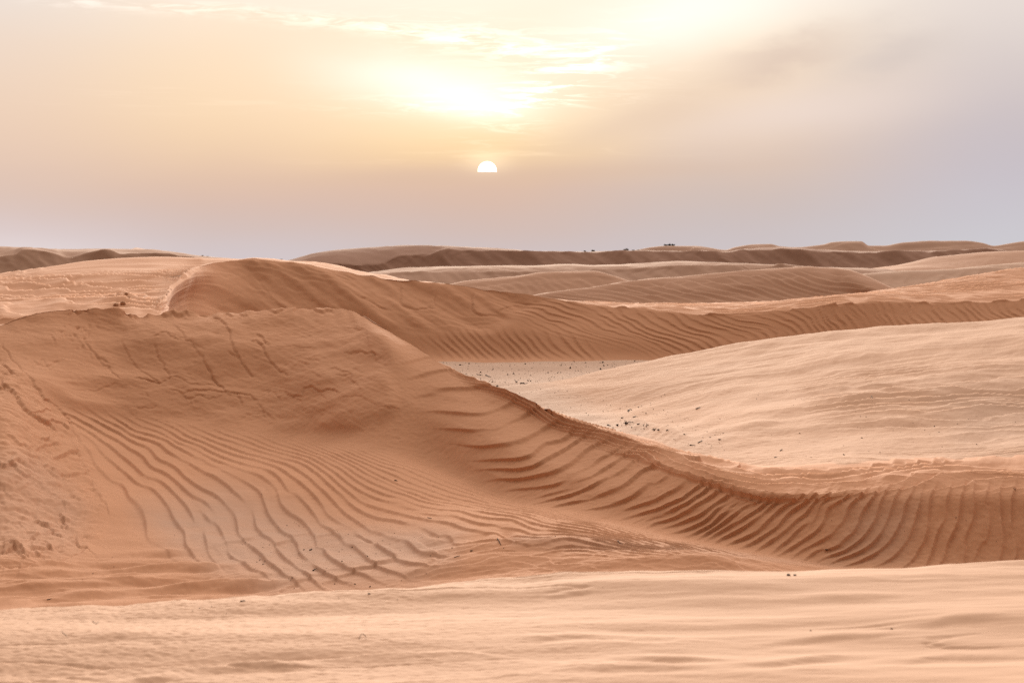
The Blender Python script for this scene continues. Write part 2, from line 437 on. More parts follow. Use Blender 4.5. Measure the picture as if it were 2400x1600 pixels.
# traced ripple crests of the bowl and the right-hand wall (picture positions, counted across)
BOWL = [
    (0, [(150, 1090), (190, 1130), (225, 1170), (250, 1230), (280, 1260)]),
    (1, [(190,1032),(218,1062),(235,1089),(272,1117),(299,1140),(316,1164),(350,1180),(371,1219),(384,1239)]),
    (2, [(204,1015),(238,1042),(272,1069),(299,1096),(326,1120),(367,1135),(425,1185),(450,1230),(470,1270)]),
    (3, [(218,994),(258,1018),(306,1052),(340,1079),(360,1105),(425,1145),(490,1190),(520,1240),(540,1280)]),
    (4, [(245,984),(292,1008),(340,1035),(364,1052),(377,1072),(425,1100),(442,1123),(476,1140),(537,1171),(558,1185),(571,1215),(578,1239),(602,1263),(622,1290)]),
    (5, [(306,1001),(391,1035),(418,1055),(459,1086),(510,1110),(551,1130),(610,1165),(630,1210),(655,1240),(690,1290)]),
    (6, [(418,1038),(469,1062),(510,1086),(578,1113),(629,1134),(650,1154),(656,1171),(694,1195),(724,1219),(741,1242),(748,1273),(775,1310)]),
    (7, [(500,1058),(600,1095),(700,1150),(760,1200),(800,1232),(840,1270),(880,1320)]),
    (8, [(560,1060),(680,1105),(800,1188),(870,1240),(930,1280),(980,1320)]),
    (9, [(620,1062),(720,1100),(800,1152),(936,1210),(1030,1255),(1080,1290)]),
    (10, [(660,1060),(800,1128),(936,1180),(1038,1215),(1174,1250),(1250,1275)]),
    (11, [(700,1056),(800,1106),(936,1152),(1060,1190),(1200,1225),(1350,1262)]),
    (13, [(720,1040),(800,1079),(936,1128),(1090,1170),(1230,1206),(1400,1252),(1550,1288)]),
    (15, [(740,1025),(800,1055),(936,1100),(1100,1148),(1250,1190),(1400,1232),(1600,1284)]),
    (17, [(800,1035),(936,1082),(1100,1132),(1250,1178),(1400,1222),(1600,1274)]),
]
WALL = [
    (0, [(1190,935),(1150,955),(1080,965),(1000,962)]),
    (1, [(1252,974),(1239,991),(1201,1008),(1157,1021),(1106,1028)]),
    (2, [(1320,1022),(1276,1032),(1252,1052),(1208,1066),(1140,1070)]),
    (3, [(1345,1045),(1310,1069),(1276,1083),(1232,1096),(1171,1104)]),
    (4, [(1429,1059),(1399,1069),(1378,1093),(1344,1113),(1293,1130),(1232,1136)]),
    (5, [(1480,1076),(1439,1096),(1405,1117),(1344,1144),(1283,1158)]),
    (6, [(1548,1093),(1514,1103),(1473,1134),(1429,1154),(1378,1168),(1317,1181)]),
    (7, [(1590,1105),(1558,1130),(1514,1161),(1473,1178),(1402,1200)]),
    (8, [(1641,1134),(1600,1168),(1540,1195),(1470,1215)]),
    (9, [(1682,1127),(1661,1154),(1627,1174),(1600,1188),(1540,1212)]),
    (10, [(1726,1130),(1702,1161),(1665,1185),(1634,1208),(1590,1226)]),
    (11, [(1763,1137),(1739,1168),(1688,1198),(1661,1225),(1620,1246)]),
    (12, [(1797,1146),(1780,1164),(1743,1188),(1702,1219),(1662,1245)]),
    (13, [(1852,1139),(1818,1157),(1790,1185),(1756,1208),(1716,1236),(1682,1256)]),
    (14, [(1892,1147),(1872,1161),(1838,1181),(1804,1212),(1770,1242),(1736,1262)]),
    (15, [(1937,1150),(1895,1178),(1858,1202),(1835,1232),(1800,1256)]),
    (16, [(1981,1144),(1940,1164),(1920,1181),(1906,1212),(1879,1239),(1838,1270)]),
    (17, [(2010,1150),(1980,1172),(1964,1202),(1935,1236),(1892,1270)]),
    (18, [(2045,1160),(2022,1198),(2005,1240),(1964,1275),(1910,1300)]),
    (19.3, [(2103,1150),(2086,1200),(2056,1256),(2008,1293),(1960,1312)]),
    (20.3, [(2148,1150),(2132,1208),(2110,1252),(2086,1286),(2035,1315)]),
    (21.3, [(2185,1150),(2176,1200),(2161,1263),(2150,1297),(2130,1320)]),
    (22.4, [(2243,1150),(2229,1215),(2203,1266),(2192,1320)]),
    (23.5, [(2290,1150),(2284,1215),(2262,1266),(2250,1320)]),
    (24.6, [(2341,1150),(2338,1220),(2331,1290)]),
    (25.5, [(2385,1150),(2379,1220),(2385,1290)]),
    (27, [(2460,1150),(2455,1290)]),
]
def field(lines):
    P, v = [], []
    for k, l in lines:
        P += l; v += [k] * len(l)
    return tps(P, v, 2e-4)
PHI_BOWL, PHI_WALL = field(BOWL), field(WALL)

CRACKS = [  # (points, lip, groove, side)
    (Z2([(0,740),(60,800),(120,880),(180,970),(240,1060),(300,1130),(380,1190),(420,1230)]), .035, .04, 1),
    (Z2([(0,1030),(60,1090),(120,1190),(190,1270),(260,1320),(330,1352)]), .035, .035, 1),
    (Z2([(0,880),(60,930),(90,970),(60,990),(0,965)]), .03, .03, -1),
    (Z2([(580,750),(650,820),(700,860),(770,900)]), .022, .02, -1),
    (Z2([(650,850),(720,900),(790,970),(840,1020)]), .022, .015, -1),
    (Z2([(480,650),(560,760),(640,880)]), .018, .006, 1),
    (Z2([(820,740),(880,830),(960,920),(1040,990),(1110,1040)]), .024, .014, -1),
    (Z2([(1200,640),(1260,720),(1330,790),(1400,870),(1450,950),(1480,1010),(1540,1070),(1600,1130)]), .035, .03, -1),
    (Z2([(1450,590),(1540,640),(1590,720),(1600,800),(1650,880),(1700,940),(1760,1000)]), .024, .016, -1),
    (Z2([(1770,770),(1820,850),(1860,910),(1920,960),(2000,1000)]), .018, .014, -1),
    (Z2([(930,1010),(1000,1005),(1060,1020),(1110,1030),(1150,995),(1240,990),(1300,1030),(1350,1030),(1420,1030),(1500,1050)]), .020, .016, -1),
    (Z2([(1140,1080),(1260,1110),(1300,1080),(1400,1075),(1480,1080),(1560,1090),(1640,1110),(1730,1130),(1780,1170)]), .018, .013, -1),
    (Z2([(530,1090),(620,1080),(700,1075),(760,1060),(830,1050)]), .014, .010, -1),
    (Z2([(920,1215),(1000,1205),(1060,1210),(1110,1190)]), .018, .013, 1),
    (Z2([(880,1240),(960,1270),(1080,1290),(1200,1310)]), .016, .012, -1),
    (Z2([(1790,1100),(1860,1095),(1840,1130),(1760,1150)]), .016, .013, 1),
    (Z2([(2000,1170),(2090,1160),(2110,1100),(2160,1090),(2200,1120),(2290,1110),(2352,1150)]), .014, .014, -1),
    (Z2([(1760,1180),(1800,1220),(1850,1280),(1900,1320)]), .014, .010, -1),
    (Z2([(0,835),(60,840),(110,830),(170,840),(210,830),(220,870),(240,890)], 800), .026, .02, -1),
    (Z2([(0,630),(60,635),(110,655),(140,650)], 800), .02, .012, -1),
    (Z2([(160,680),(180,760),(190,810)], 800), .016, .008, -1),
    (Z2([(0,970),(60,1030),(120,1080),(180,1110)], 800), .018, .012, -1),
    (Z2([(0,1140),(70,1170),(160,1165),(200,1200),(270,1240),(340,1250),(420,1235)], 800), .018, .014, -1),
    (Z2([(400,0),(440,50),(490,150),(540,220),(570,280)], 0, 950), .02, .02, -1),
    (Z2([(190,60),(260,110),(330,140),(420,210)], 0, 950), .03, .03, -1),
    (Z2([(470,250),(520,340),(560,420),(620,550),(680,650),(730,720),(760,780)], 0, 950), .03, .02, -1),
    (Z2([(690,860),(600,900),(520,900),(540,970),(600,980),(560,1020),(480,1060),(400,1090),(250,1100),(180,1130),(0,1110)], 0, 950), .04, .02, 1),
    (Z2([(0,290),(100,330),(210,380),(330,500),(400,560)], 0, 950), .022, .015, -1),
    (Z2([(90,480),(200,540),(300,600),(400,680),(460,770)], 0, 950), .022, .014, -1),
    (Z2([(0,700),(120,720),(240,760),(330,830)], 0, 950), .018, .012, -1),
]
SLUMP = [(0, 830), (60, 880), (140, 960), (190, 1060), (235, 1150), (250, 1220), (235, 1250), (190, 1300), (120, 1325), (0, 1335), (-200, 1340), (-200, 830)]

def detail_bowl(px, py, X, Y, Z):
    h = np.zeros_like(px)
    # broad unevenness
    h += .035 * samp(FBM, X / 14., Y / 14.)
    # bowl ripples
    m = poly_mask(px, py, [(150, 960), (300, 975), (620, 1030), (900, 1070), (1200, 1165), (1500, 1250), (1750, 1300), (1500, 1320), (1200, 1310), (1080, 1300), (1000, 1365), (700, 1380), (560, 1340), (430, 1300), (330, 1270), (240, 1190)], 22)
    ph = PHI_BOWL(px, py) * 1.35
    amp = np.interp(ph / 1.35, [0, 4, 8, 11, 17, 19], [.025, .028, .025, .018, .011, .006])
    h += m * amp * ripple(ph, (px * .5 + py * .85) / 38. + .05 * ph, np.interp(py, [1080, 1250], [.5, .85]), -.75, 1.2)
    # shallow cells on the pale floor
    mf = poly_mask(px, py, [(420, 1260), (600, 1240), (900, 1240), (1080, 1280), (1000, 1370), (650, 1390), (480, 1330)], 40)
    h += mf * .026 * ripple(X / .5 + .5 * samp(FBM, X / 9., Y / 9.), Y / .8, 1.1, .6, 1.4)
    # right-hand wall ripples, reaching over the rounded crest
    mw = poly_mask(px, py, [(950, 818), (1040, 860), (1200, 922), (1320, 985), (1600, 1108), (1800, 1160), (2000, 1142), (2700, 1125), (2700, 1345), (2050, 1325), (1800, 1290), (1500, 1225), (1250, 1165), (1150, 1120), (1080, 1060), (980, 960)], 26)
    pw = PHI_WALL(px, py) * 1.5
    aw = np.interp(px, [950, 1100, 1300, 1600, 2000, 2400], [.018, .028, .029, .028, .031, .033])
    h += mw * aw * ripple(pw, (px * .6 - py * .8) / 52., .72, .75, 1.15)
    # smooth blown sand under the corner of the wall
    h *= 1 - .8 * poly_mask(px, py, [(960, 900), (1080, 1040), (1160, 1110), (1080, 1110), (960, 1060), (930, 980)], 45)
    # fine crest-parallel stripes on the rounded shoulder
    cr = pchip([p[0] for p in CREST], [p[1] for p in CREST], np.clip(px, -250, 2650))
    below = py - cr
    wd = np.interp(px, [1020, 1250, 1500, 1750, 2100, 2500], [14, 30, 46, 46, 34, 30])
    ms = sm(below, -30, -20) * sm(below, wd + 10, wd - 10) * sm(px, 1000, 1120)
    lam = np.interp(px, [1000, 1400, 1800, 2400], [7.5, 9.5, 11, 13])
    h += ms * np.interp(px, [1000, 1300, 1700, 2400], [.020, .060, .065, .045]) * ripple(below / lam + .02 * px / 6 + .5 * samp(FBM, X / 5., Y / 5.), px / 75., .55, -.7)
    # flow lines in the near hollow
    mh = poly_mask(px, py, [(-300, 1340), (200, 1320), (400, 1290), (560, 1345), (700, 1380), (600, 1440), (-300, 1470)], 30)
    h += mh * .02 * samp(FBM, (X * .9 + Y * .45) / 3., (Y * .9 - X * .45) / 1.2)
    mh = poly_mask(px, py, [(1000, 1290), (1300, 1270), (1650, 1290), (1950, 1325), (1700, 1370), (1100, 1390), (960, 1370)], 25)
    h += mh * (.010 * ripple(Y / .33 + .1 * X + 1.1 * samp(FBM, X / 5., Y / 5.), X / .5, 1.0, .6, 1.2) + .012 * samp(FBM, X / 4., Y / 1.6))
    # slumped crust on the left arm, lumps and broken plates
    ml = poly_mask(px, py, SLUMP, 22)
    h += ml * (.014 * samp(ROUGH, (X * .8 - Y * .3) / 7., (Y + X * .5) / 11.) + .006 * np.abs(samp(MID, X / 12., Y / 22.)) + .0015 * samp(MID, X / 5., Y / 9.))
    # face of the left dune: soft hollows and long slides down the slope
    mfc = poly_mask(px, py, [(-300, 760), (160, 730), (820, 732), (900, 790), (930, 960), (880, 1020), (600, 1000), (300, 965), (170, 950), (60, 870), (-300, 800)], 16)
    h += mfc * (.030 * samp(FBM, X / 5.5 + .9, Y / 9. + Z / 3.) + .010 * samp(FBM, (X + 1.4 * Z) / 4., (Z - X * .2) / 9.) + .0015 * samp(MID, X / 10. + .3 * Z, Z / 7.))
    for k, (pts, lip, gr, sd) in enumerate(CRACKS):
        crack(h, px, py, pts, lip * .62, gr * .75, 2.0, 18., 1, k + 1)
    # many finer breaks in the crust of the face and of the slumped arm
    rr = random.Random(21)
    def path(x, y, n, st, dx, dy, wob):
        P = [(x, y)]
        for _ in range(n):
            a = math.atan2(dy, dx) + rr.gauss(0, wob); x += st * math.cos(a); y += st * math.sin(a); P.append((x, y))
        return P
    for k in range(46):
        x, y = rr.uniform(60, 860), rr.uniform(770, 1000)
        if rr.random() < .62: P = path(x, y, rr.randint(2, 6), rr.uniform(12, 22), 1, .12, .55)
        else: P = path(x, y, rr.randint(2, 5), rr.uniform(14, 24), .62, 1., .25)
        if poly_mask(np.array([p[0] for p in P]), np.array([p[1] for p in P]), [(-50, 770), (160, 745), (820, 745), (900, 830), (920, 960), (880, 1010), (600, 990), (300, 955), (60, 870)], 8).min() < .5: continue
        crack(h, px, py, P, rr.uniform(.005, .014), rr.uniform(.004, .012), 2.1, 12., 1, 200 + k, .16)
    for k in range(64):
        x, y = rr.uniform(-60, 220), rr.uniform(850, 1300)
        P = path(x, y, rr.randint(2, 5), rr.uniform(10, 20), 1., .62 if rr.random() < .8 else -.3, .35)
        if poly_mask(np.array([p[0] for p in P]), np.array([p[1] for p in P]), SLUMP, 6).min() < .5: continue
        crack(h, px, py, P, rr.uniform(.018, .044), rr.uniform(.004, .014), 2.2, 16., 1, 300 + k, .14)
    # footprints of crumbled sand below the crest
    r = random.Random(3)
    for _ in range(26):
        fx, fy = 180 + r.gauss(0, 22), 755 + abs(r.gauss(0, 26)); fx += (fy - 740) * .35
        h -= .014 * np.exp(-(((px - fx) / 3.2) ** 2 + ((py - fy) / 3.) ** 2))
    # scour round a half-buried stem
    h += -.05 * np.exp(-(((px - 1188) / 17) ** 2 + ((py - 1262) / 12) ** 2)) + .03 * np.exp(-(((px - 1160) / 16) ** 2 + ((py - 1270) / 9) ** 2))
    # broken lip under the crest
    lipn = sm(samp(MID, px / 1500., np.zeros_like(px) + .31), -.3, .9) * sm(px, 120, 170) * sm(px, 880, 800)
    dd = py - cr + 2.5 * samp(MID, px / 900., np.zeros_like(px) + .6)
    h += lipn * (.014 * np.exp(-((dd - 2) / 2.6) ** 2) - .020 * np.exp(-((dd - 7) / 3.) ** 2))
    h += .0012 * samp(MID, X / 4., Y / 4.)
    return h

def pale_bowl(px, py, X, Y):
    a = poly_mask(px, py, [(330, 1200), (520, 1150), (700, 1190), (900, 1230), (1080, 1260), (1050, 1330), (960, 1370), (650, 1390), (520, 1340), (400, 1270)], 60)
    b = .5 * poly_mask(px, py, [(1200, 1270), (1600, 1285), (1980, 1325), (1700, 1320), (1400, 1310), (1200, 1300)], 18)
    c = .5 * poly_mask(px, py, [(2000, 1180), (2160, 1170), (2120, 1320), (1950, 1310)], 50)
    d = .45 * poly_mask(px, py, [(-200, 1060), (90, 1080), (200, 1200), (180, 1290), (-200, 1310)], 40)
    return np.clip(a + b + c + d, 0, 1)

CREST = [(-250,778,30.6),(0,752,31),(45,738,31.2),(160,723,31.8),(260,722,32.1),(330,735,32.3),(400,728,32.5),(550,734,32.6),(700,723,32.5),(820,724,32),(860,738,31.4),(900,762,30.6),(960,803,29.8),(1020,843,29),(1080,874,28.3),(1190,913,27),(1300,963,25.8),(1400,1003,25),(1500,1040,24.1),(1600,1073,23.3),(1700,1105,22.7),(1800,1128,22.2),(1900,1128,21.9),(2000,1122,21.8),(2100,1112,21.8),(2200,1104,21.9),(2300,1105,22),(2400,1108,22),(2650,1112,22)]
def crest_jit(xs):
    return 1.8 * samp(MID, xs / 2000., np.zeros_like(xs)) * sm(xs, 120, 180) * sm(xs, 880, 830) + 1.6 * samp(MID, xs / 4200., np.zeros_like(xs) + .5) * sm(xs, 1750, 1900)

sheet('sand_dune', -250, 2650, 2.35, [
    [(-250,1520,15.5),(2650,1520,15.5)],
    [(-250,1390,18.1),(0,1400,18.1),(600,1402,18.5),(1200,1388,18.0),(1600,1368,18.1),(2000,1354,19.05),(2650,1354,19.2)],
    [(-250,1260,20),(0,1330,19.6),(250,1318,20.4),(600,1312,20.6),(900,1312,20.1),(1200,1315,19.3),(1600,1308,19.1),(2000,1345,19.25),(2650,1348,19.3)],
    [(-250,1100,23.5),(0,1150,23),(150,1170,24),(300,1150,25.5),(600,1150,25),(900,1145,24),(1200,1208,21.6),(1400,1248,20.6),(1600,1283,19.8),(1800,1314,19.4),(2000,1335,19.45),(2650,1338,19.5)],
    [(-250,950,26.5),(0,980,26),(150,990,28),(300,1000,28.8),(600,1020,28.6),(900,1065,26.4),(1000,1095,25.9),(1200,1165,23.7),(1400,1210,22.2),(1600,1255,21.15),(1800,1298,20.25),(2000,1327,19.95),(2650,1330,20)],
    [(-250,850,29),(0,860,28.8),(300,860,30.4),(600,865,30.4),(900,905,28.2),(1000,960,27.4),(1200,1040,25),(1400,1120,23.25),(1600,1165,21.9),(1800,1200,20.95),(2000,1220,20.6),(2650,1215,20.75)],
    [(-250,795,30.2),(0,767,30.6),(300,758,31.8),(600,754,32),(830,752,31),(900,797,29.6),(1000,868,28.6),(1200,962,26.4),(1400,1048,24.3),(1600,1108,22.45),(1800,1152,21.3),(2000,1148,21.05),(2650,1140,21.25)],
    CREST,
    [(-250,795,33.5),(0,770,33.5),(550,762,35),(800,760,34.5),(900,800,33),(1020,868,31.2),(1190,930,29),(1300,968,27.7),(1400,998,26.6),(1500,1028,25.6),(1600,1060,24.6),(1800,1102,23.4),(2000,1098,23.1),(2200,1088,23.1),(2650,1092,23.3)],
    [(-250,918,40),(1000,918,40),(1300,1050,30),(1600,1076,28),(2000,1085,27),(2650,1085,27)],
], [20, 60, 100, 90, 104, 90, 40, 18, 10], detail_bowl, pale_bowl, SAND, 'tall cracked dune and its rippled wall round the near hollow', sharp=(7,), jitter={7: crest_jit})

# ---- foreground dune top
def detail_front(px, py, X, Y, Z):
    u = X + .35 * Y; v = Y - .10 * X
    h = .016 * samp(FBM, u / 10., v / 4.) + .0035 * samp(FBM, u / 6. + .4, v / 1.8) + .0003 * samp(MID, u / 14., v / 3.)
    nearer = sm(Y, 10., 7.8)
    h += nearer * .024 * sm(samp(FBM, u / 7. + .2, v / 3.), .0, 1.4) * ripple(v / .5 + .35 * samp(FBM, u / 6., v / 6.), u / 2.2, .7, .7, 1.5)
    h -= .008 * np.exp(-((samp(FBM, u / 6. + .7, v / 2.) - .2) / .12) ** 2) * sm(samp(FBM, u / 8., v / 8. + .3), 0, 1)
    h += .0012 * samp(MID, X / 2.5, Y / 1.6) * sm(X, 2., -2.)
    for cx, cy, wx, wy, a in ((1870, 1545, 130, 9, .012), (2250, 1540, 170, 8, .010), (560, 1566, 90, 8, .012), (660, 1555, 70, 6, .012), (1560, 1546, 120, 7, .012), (1340, 1505, 120, 7, .008), (2270, 1458, 110, 8, .012), (360, 1592, 60, 6, .014), (1950, 1490, 200, 6, .006), (1330, 1392, 60, 3, .006), (270, 1512, 70, 6, .008), (1480, 1575, 160, 9, .010)):
        dv = py - cy - (px - cx) * -.05 + 5 * samp(FBM, px / 900., py / 900.)
        e = np.exp(-((px - cx) / wx) ** 2)
        h += a * e * (np.exp(-((dv + wy) / (wy * 1.2)) ** 2) - np.exp(-((dv - wy * .3) / wy) ** 2))
    return h
A_CREST = [(-500,1440,10.5),(0,1428,10.6),(255,1422,10.7),(500,1410,10.8),(735,1391,11),(1020,1377,11.1),(1275,1360,11.3),(1530,1352,11.4),(1837,1345,11.5),(2092,1335,11.6),(2400,1325,11.7),(2900,1312,11.8)]
sheet('sand_dune', -500, 2900, 3.1, [
    [(-500,3180,3),(2900,3180,3)],
    [(-500,1890,6),(2900,1870,6)],
    [(-500,1610,7.8),(2900,1596,7.8)],
    [(-500,1500,9.2),(1200,1475,9.3),(2900,1445,9.5)],
    A_CREST,
    [(x, y + 14, d + .25) for x, y, d in A_CREST],
    [(-500,1560,12.6),(2900,1530,12.8)],
    [(-500,1580,16.5),(2900,1580,16.5)],
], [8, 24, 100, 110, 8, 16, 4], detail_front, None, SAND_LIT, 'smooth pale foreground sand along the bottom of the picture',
    jitter={4: lambda xs: 2.4 * samp(FBM, xs / 900., np.zeros_like(xs) + .2) + 1.0 * samp(MID, xs / 5200., np.zeros_like(xs)) * sm(xs, 1700, 1300)})

# ---- broad bright slope on the right and the flat pan behind the hollow
def detail_slope(px, py, X, Y, Z):
    h = .03 * samp(FBM, X / 12., Y / 18.)
    u = X * .40 + Y * .92; v = Y * .92 - X * .40
    h += .008 * samp(FBM, (X * .45 + Y * .89) / 16., (Y * .89 - X * .45) / 5.) + .006 * samp(FBM, (X * .32 + Y * .95) / 12. + .3, (Y * .32 - X * .95) / 2.2)
    mc = poly_mask(px, py, [(1880, 900), (2050, 860), (2300, 850), (2480, 870), (2480, 1010), (2250, 1010), (2000, 985), (1900, 950)], 45)
    h += mc * .055 * ripple(Y / .8 - .35 * X + .5 * samp(FBM, X / 9., Y / 14.), X / .55, 1.2, .6, 1.3)
    mr = poly_mask(px, py, [(1500, 1040), (1750, 1075), (2000, 1060), (2450, 1030), (2700, 1040), (2700, 1110), (2000, 1120), (1700, 1100)], 20)
    h += mr * .022 * ripple(Y / .62 + .1 * X + .4 * samp(FBM, X / 6., Y / 6.), X / .8, .8, .6, 1.2)
    mw = poly_mask(px, py, [(1300, 880), (1560, 850), (1900, 800), (2500, 760), (2500, 840), (1900, 870), (1500, 950)], 30)
    h += mw * .011 * ripple(v / .6 + .4 * samp(FBM, X / 9., Y / 9.), u / 2.2, .9, .5, 1.2)
    # little drift blown out behind the buried brush
    s = np.clip((px - 1482) / 145., 0, 1); cy = 993 + 38 * s ** 1.5; w = 26 * (1 - .75 * s)
    dv = py - cy
    h += .12 * (1 - s) ** .6 * sm(px, 1430, 1490) * sm(px, 1640, 1590) * np.where(dv > 0, np.exp(-(dv / w) ** 2), np.exp(-(dv / 3.5) ** 2))
    md = poly_mask(px, py, [(1450, 990), (1540, 1000), (1600, 1035), (1560, 1045), (1480, 1020)], 8)
    h += md * .004 * np.sin(px / 3.6 + py / 2.)
    h += .0015 * samp(MID, X / 5., Y / 8.)
    return h
def pale_slope(px, py, X, Y):
    return np.clip(.9 * poly_mask(px, py, [(1000, 870), (1230, 895), (1330, 930), (1520, 1010), (1500, 1060), (1000, 1000)], 34) + .35 * poly_mask(px, py, [(1560, 1000), (1700, 1030), (1650, 1080), (1540, 1050)], 40) + .5 * poly_mask(px, py, [(2200, 930), (2700, 860), (2700, 1060), (2250, 1040)], 90), 0, 1)
sheet('sand_dune', 950, 2650, 3.0, [
    [(950,1150,28),(1400,1120,27),(1600,1104,25.3),(2000,1130,22.4),(2650,1122,22.4)],
    [(950,1000,36),(1200,1000,34.5),(1400,1020,32),(1600,1050,28.5),(1800,1084,25),(2000,1084,24),(2400,1070,24.5),(2650,1066,24.5)],
    [(950,930,43),(1200,930,41.5),(1400,955,38),(1600,990,33),(1800,1020,29),(2000,1010,29),(2400,990,29.5),(2650,980,30)],
    [(950,895,48),(1200,907,44.3),(1400,905,42.5),(1600,905,39.5),(1800,900,37.5),(2000,890,36.5),(2400,860,37),(2650,850,37)],
    [(950,882,52),(1150,908,45.5),(1250,902,45.3),(1400,871,46),(1560,841,47),(1700,816,48),(1900,786,49),(2100,765,50),(2400,743,51),(2650,728,52)],
    [(950,880,53),(1250,910,46.5),(1400,876,48.5),(1700,824,50),(2100,774,52),(2650,738,54)],
    [(950,866,56),(1400,870,53),(2100,857,56),(2650,848,58)],
], [30, 70, 90, 100, 10, 10], detail_slope, pale_slope, SAND_MID, 'broad bright sand slope with small chevron ripples on the right')

sheet('sand_flat', 550, 2650, 4.0, [
    [(550, HY + 3.1 * F / 33, 33), (2650, HY + 3.1 * F / 33, 33)],
    [(550, HY + 2.83 * F / 42, 42), (2650, HY + 2.83 * F / 42, 42)],
    [(550, HY + 2.72 * F / 45.5, 45.5), (2650, HY + 2.72 * F / 45.5, 45.5)],
    [(550, HY + 2.7 * F / 50, 50), (2650, HY + 2.7 * F / 50, 50)],
    [(550, HY + 2.7 * F / 60, 60), (2650, HY + 2.7 * F / 60, 60)],
], [10, 20, 30, 30], lambda px, py, X, Y, Z: .012 * samp(FBM, X / 7., Y / 7.) + .0015 * samp(MID, X / 12., Y / 12.), lambda px, py, X, Y: np.full_like(px, .9), SAND_MID, 'flat pale floor strewn with dark bits behind the crest')

# ---- second dune: long slip face with the bright windward slope at its left
D_CREST = [(-300,790,37),(0,760,37.5),(300,745,38.5),(345,735,39.5),(372,719,41.5),(388,698,44),(402,677,47),(420,656,50),(452,632,54),(520,613,58),(600,609.5,59),(700,617,59),(850,637,58.5),(1000,652,58.3),(1150,673,58),(1280,695,57.6),(1400,713,57.5),(1550,727,57.3),(1700,735,57),(1800,728,57),(1900,718,57),(2050,706,57.3),(2200,709,57.5),(2400,698,57.8),(2650,690,58)]
def detail_second(px, py, X, Y, Z):
    h = .05 * samp(FBM, X / 22., Y / 22.)
    cr = pchip([p[0] for p in D_CREST], [p[1] for p in D_CREST], px)
    face = sm(py - cr, -2, 6) * sm(px, 384, 400)
    # ripples on the face, steep at the right, fanning from the crest
    mr = face * poly_mask(px, py, [(1150, 700), (1300, 690), (1500, 725), (1700, 738), (2000, 715), (2700, 690), (2700, 860), (1600, 860), (1500, 800), (1280, 770)], 40)
    lx = np.interp(px, [1150, 1400, 1700, 2700], [.62, .55, .50, .46])
    h += mr * .027 * ripple((X * .86 + Z * 1.5 * np.interp(px, [1200, 1500, 1900], [1.2, .8, .45])) / .22 + .6 * samp(FBM, X / 8., Z / 3.), Z / .35 - X * .1, 1.0, -.6, 1.2)
    ml = face * poly_mask(px, py, [(980, 800), (1100, 770), (1350, 790), (1420, 846), (980, 850)], 25)
    h += ml * .030 * ripple((X + Z * .9) / .27 + .4 * samp(FBM, X / 9., Z / 5.), Z / .45, .6, -.6, 1.3)
    # slumps and slides
    msl = face * poly_mask(px, py, [(380, 640), (600, 605), (900, 640), (1280, 700), (1150, 770), (900, 770), (700, 740), (380, 740)], 20)
    h += msl * (.05 * samp(FBM, (X + 1.7 * Z) / 6., (Z - .3 * X) / 14.) + .030 * samp(FBM, (X + 1.6 * Z) / 3.2, Z / 12.) + .012 * ripple((X * .8 + Z * 2.4) / .5 + .5 * samp(FBM, X / 6., Z / 3.), Z, .9, .6) * sm(samp(FBM, X / 9. + .2, Z / 5.), -.2, .8) + .003 * samp(MID, X / 16., Z / 9.))
    # windward slope: crowded small ripples
    mst = poly_mask(px, py, [(-300, 650), (0, 640), (200, 636), (360, 640), (470, 612), (480, 640), (420, 735), (-300, 800)], 14) * (1 - face)
    h += mst * .10 * ripple(Y / 1.2 + .25 * X + .5 * samp(FBM, X / 9., Y / 16.), X / .55, 1.0, .6, 1.3)
    mband = (1 - face) * sm(px, 1250, 1400)
    h += mband * .075 * ripple(Y / .9 + .15 * X + .5 * samp(FBM, X / 9., Y / 12.), X / .5, 1.1, .6, 1.3)
    h += .08 * np.exp(-(((px - 285) / 30) ** 2 + ((py - 704) / 15) ** 2)) * (1 + .35 * samp(ROUGH, X / 3., Y / 5.))
    for k, (pts, lip, gr, sd) in enumerate([
        (Z2([(410,330),(410,420),(420,510),(480,520),(560,520),(650,515)], 800), .04, .03, 1),
        (Z2([(650,515),(650,420),(660,380)], 800), .03, .03, 1),
        (Z2([(930,400),(900,470),(910,540),(960,570),(1080,572),(1120,530),(1200,490)], 800), .05, .04, 1),
        (Z2([(70,440),(160,480),(230,510),(330,540)], 800), .03, .03, 1),
        (Z2([(0,420),(120,470),(200,480)], 800), .03, .02, 1),
        (Z2([(1750,320),(1830,410),(1900,490),(2000,560),(2200,620)]), .04, .02, -1),
        (Z2([(1940,330),(2050,420),(2200,510),(2340,560)]), .04, .02, -1),
    ]):
        crack(h, px, py, pts, lip * .7, gr * .6, 2.2, 12., 1, k + 60)
    return h
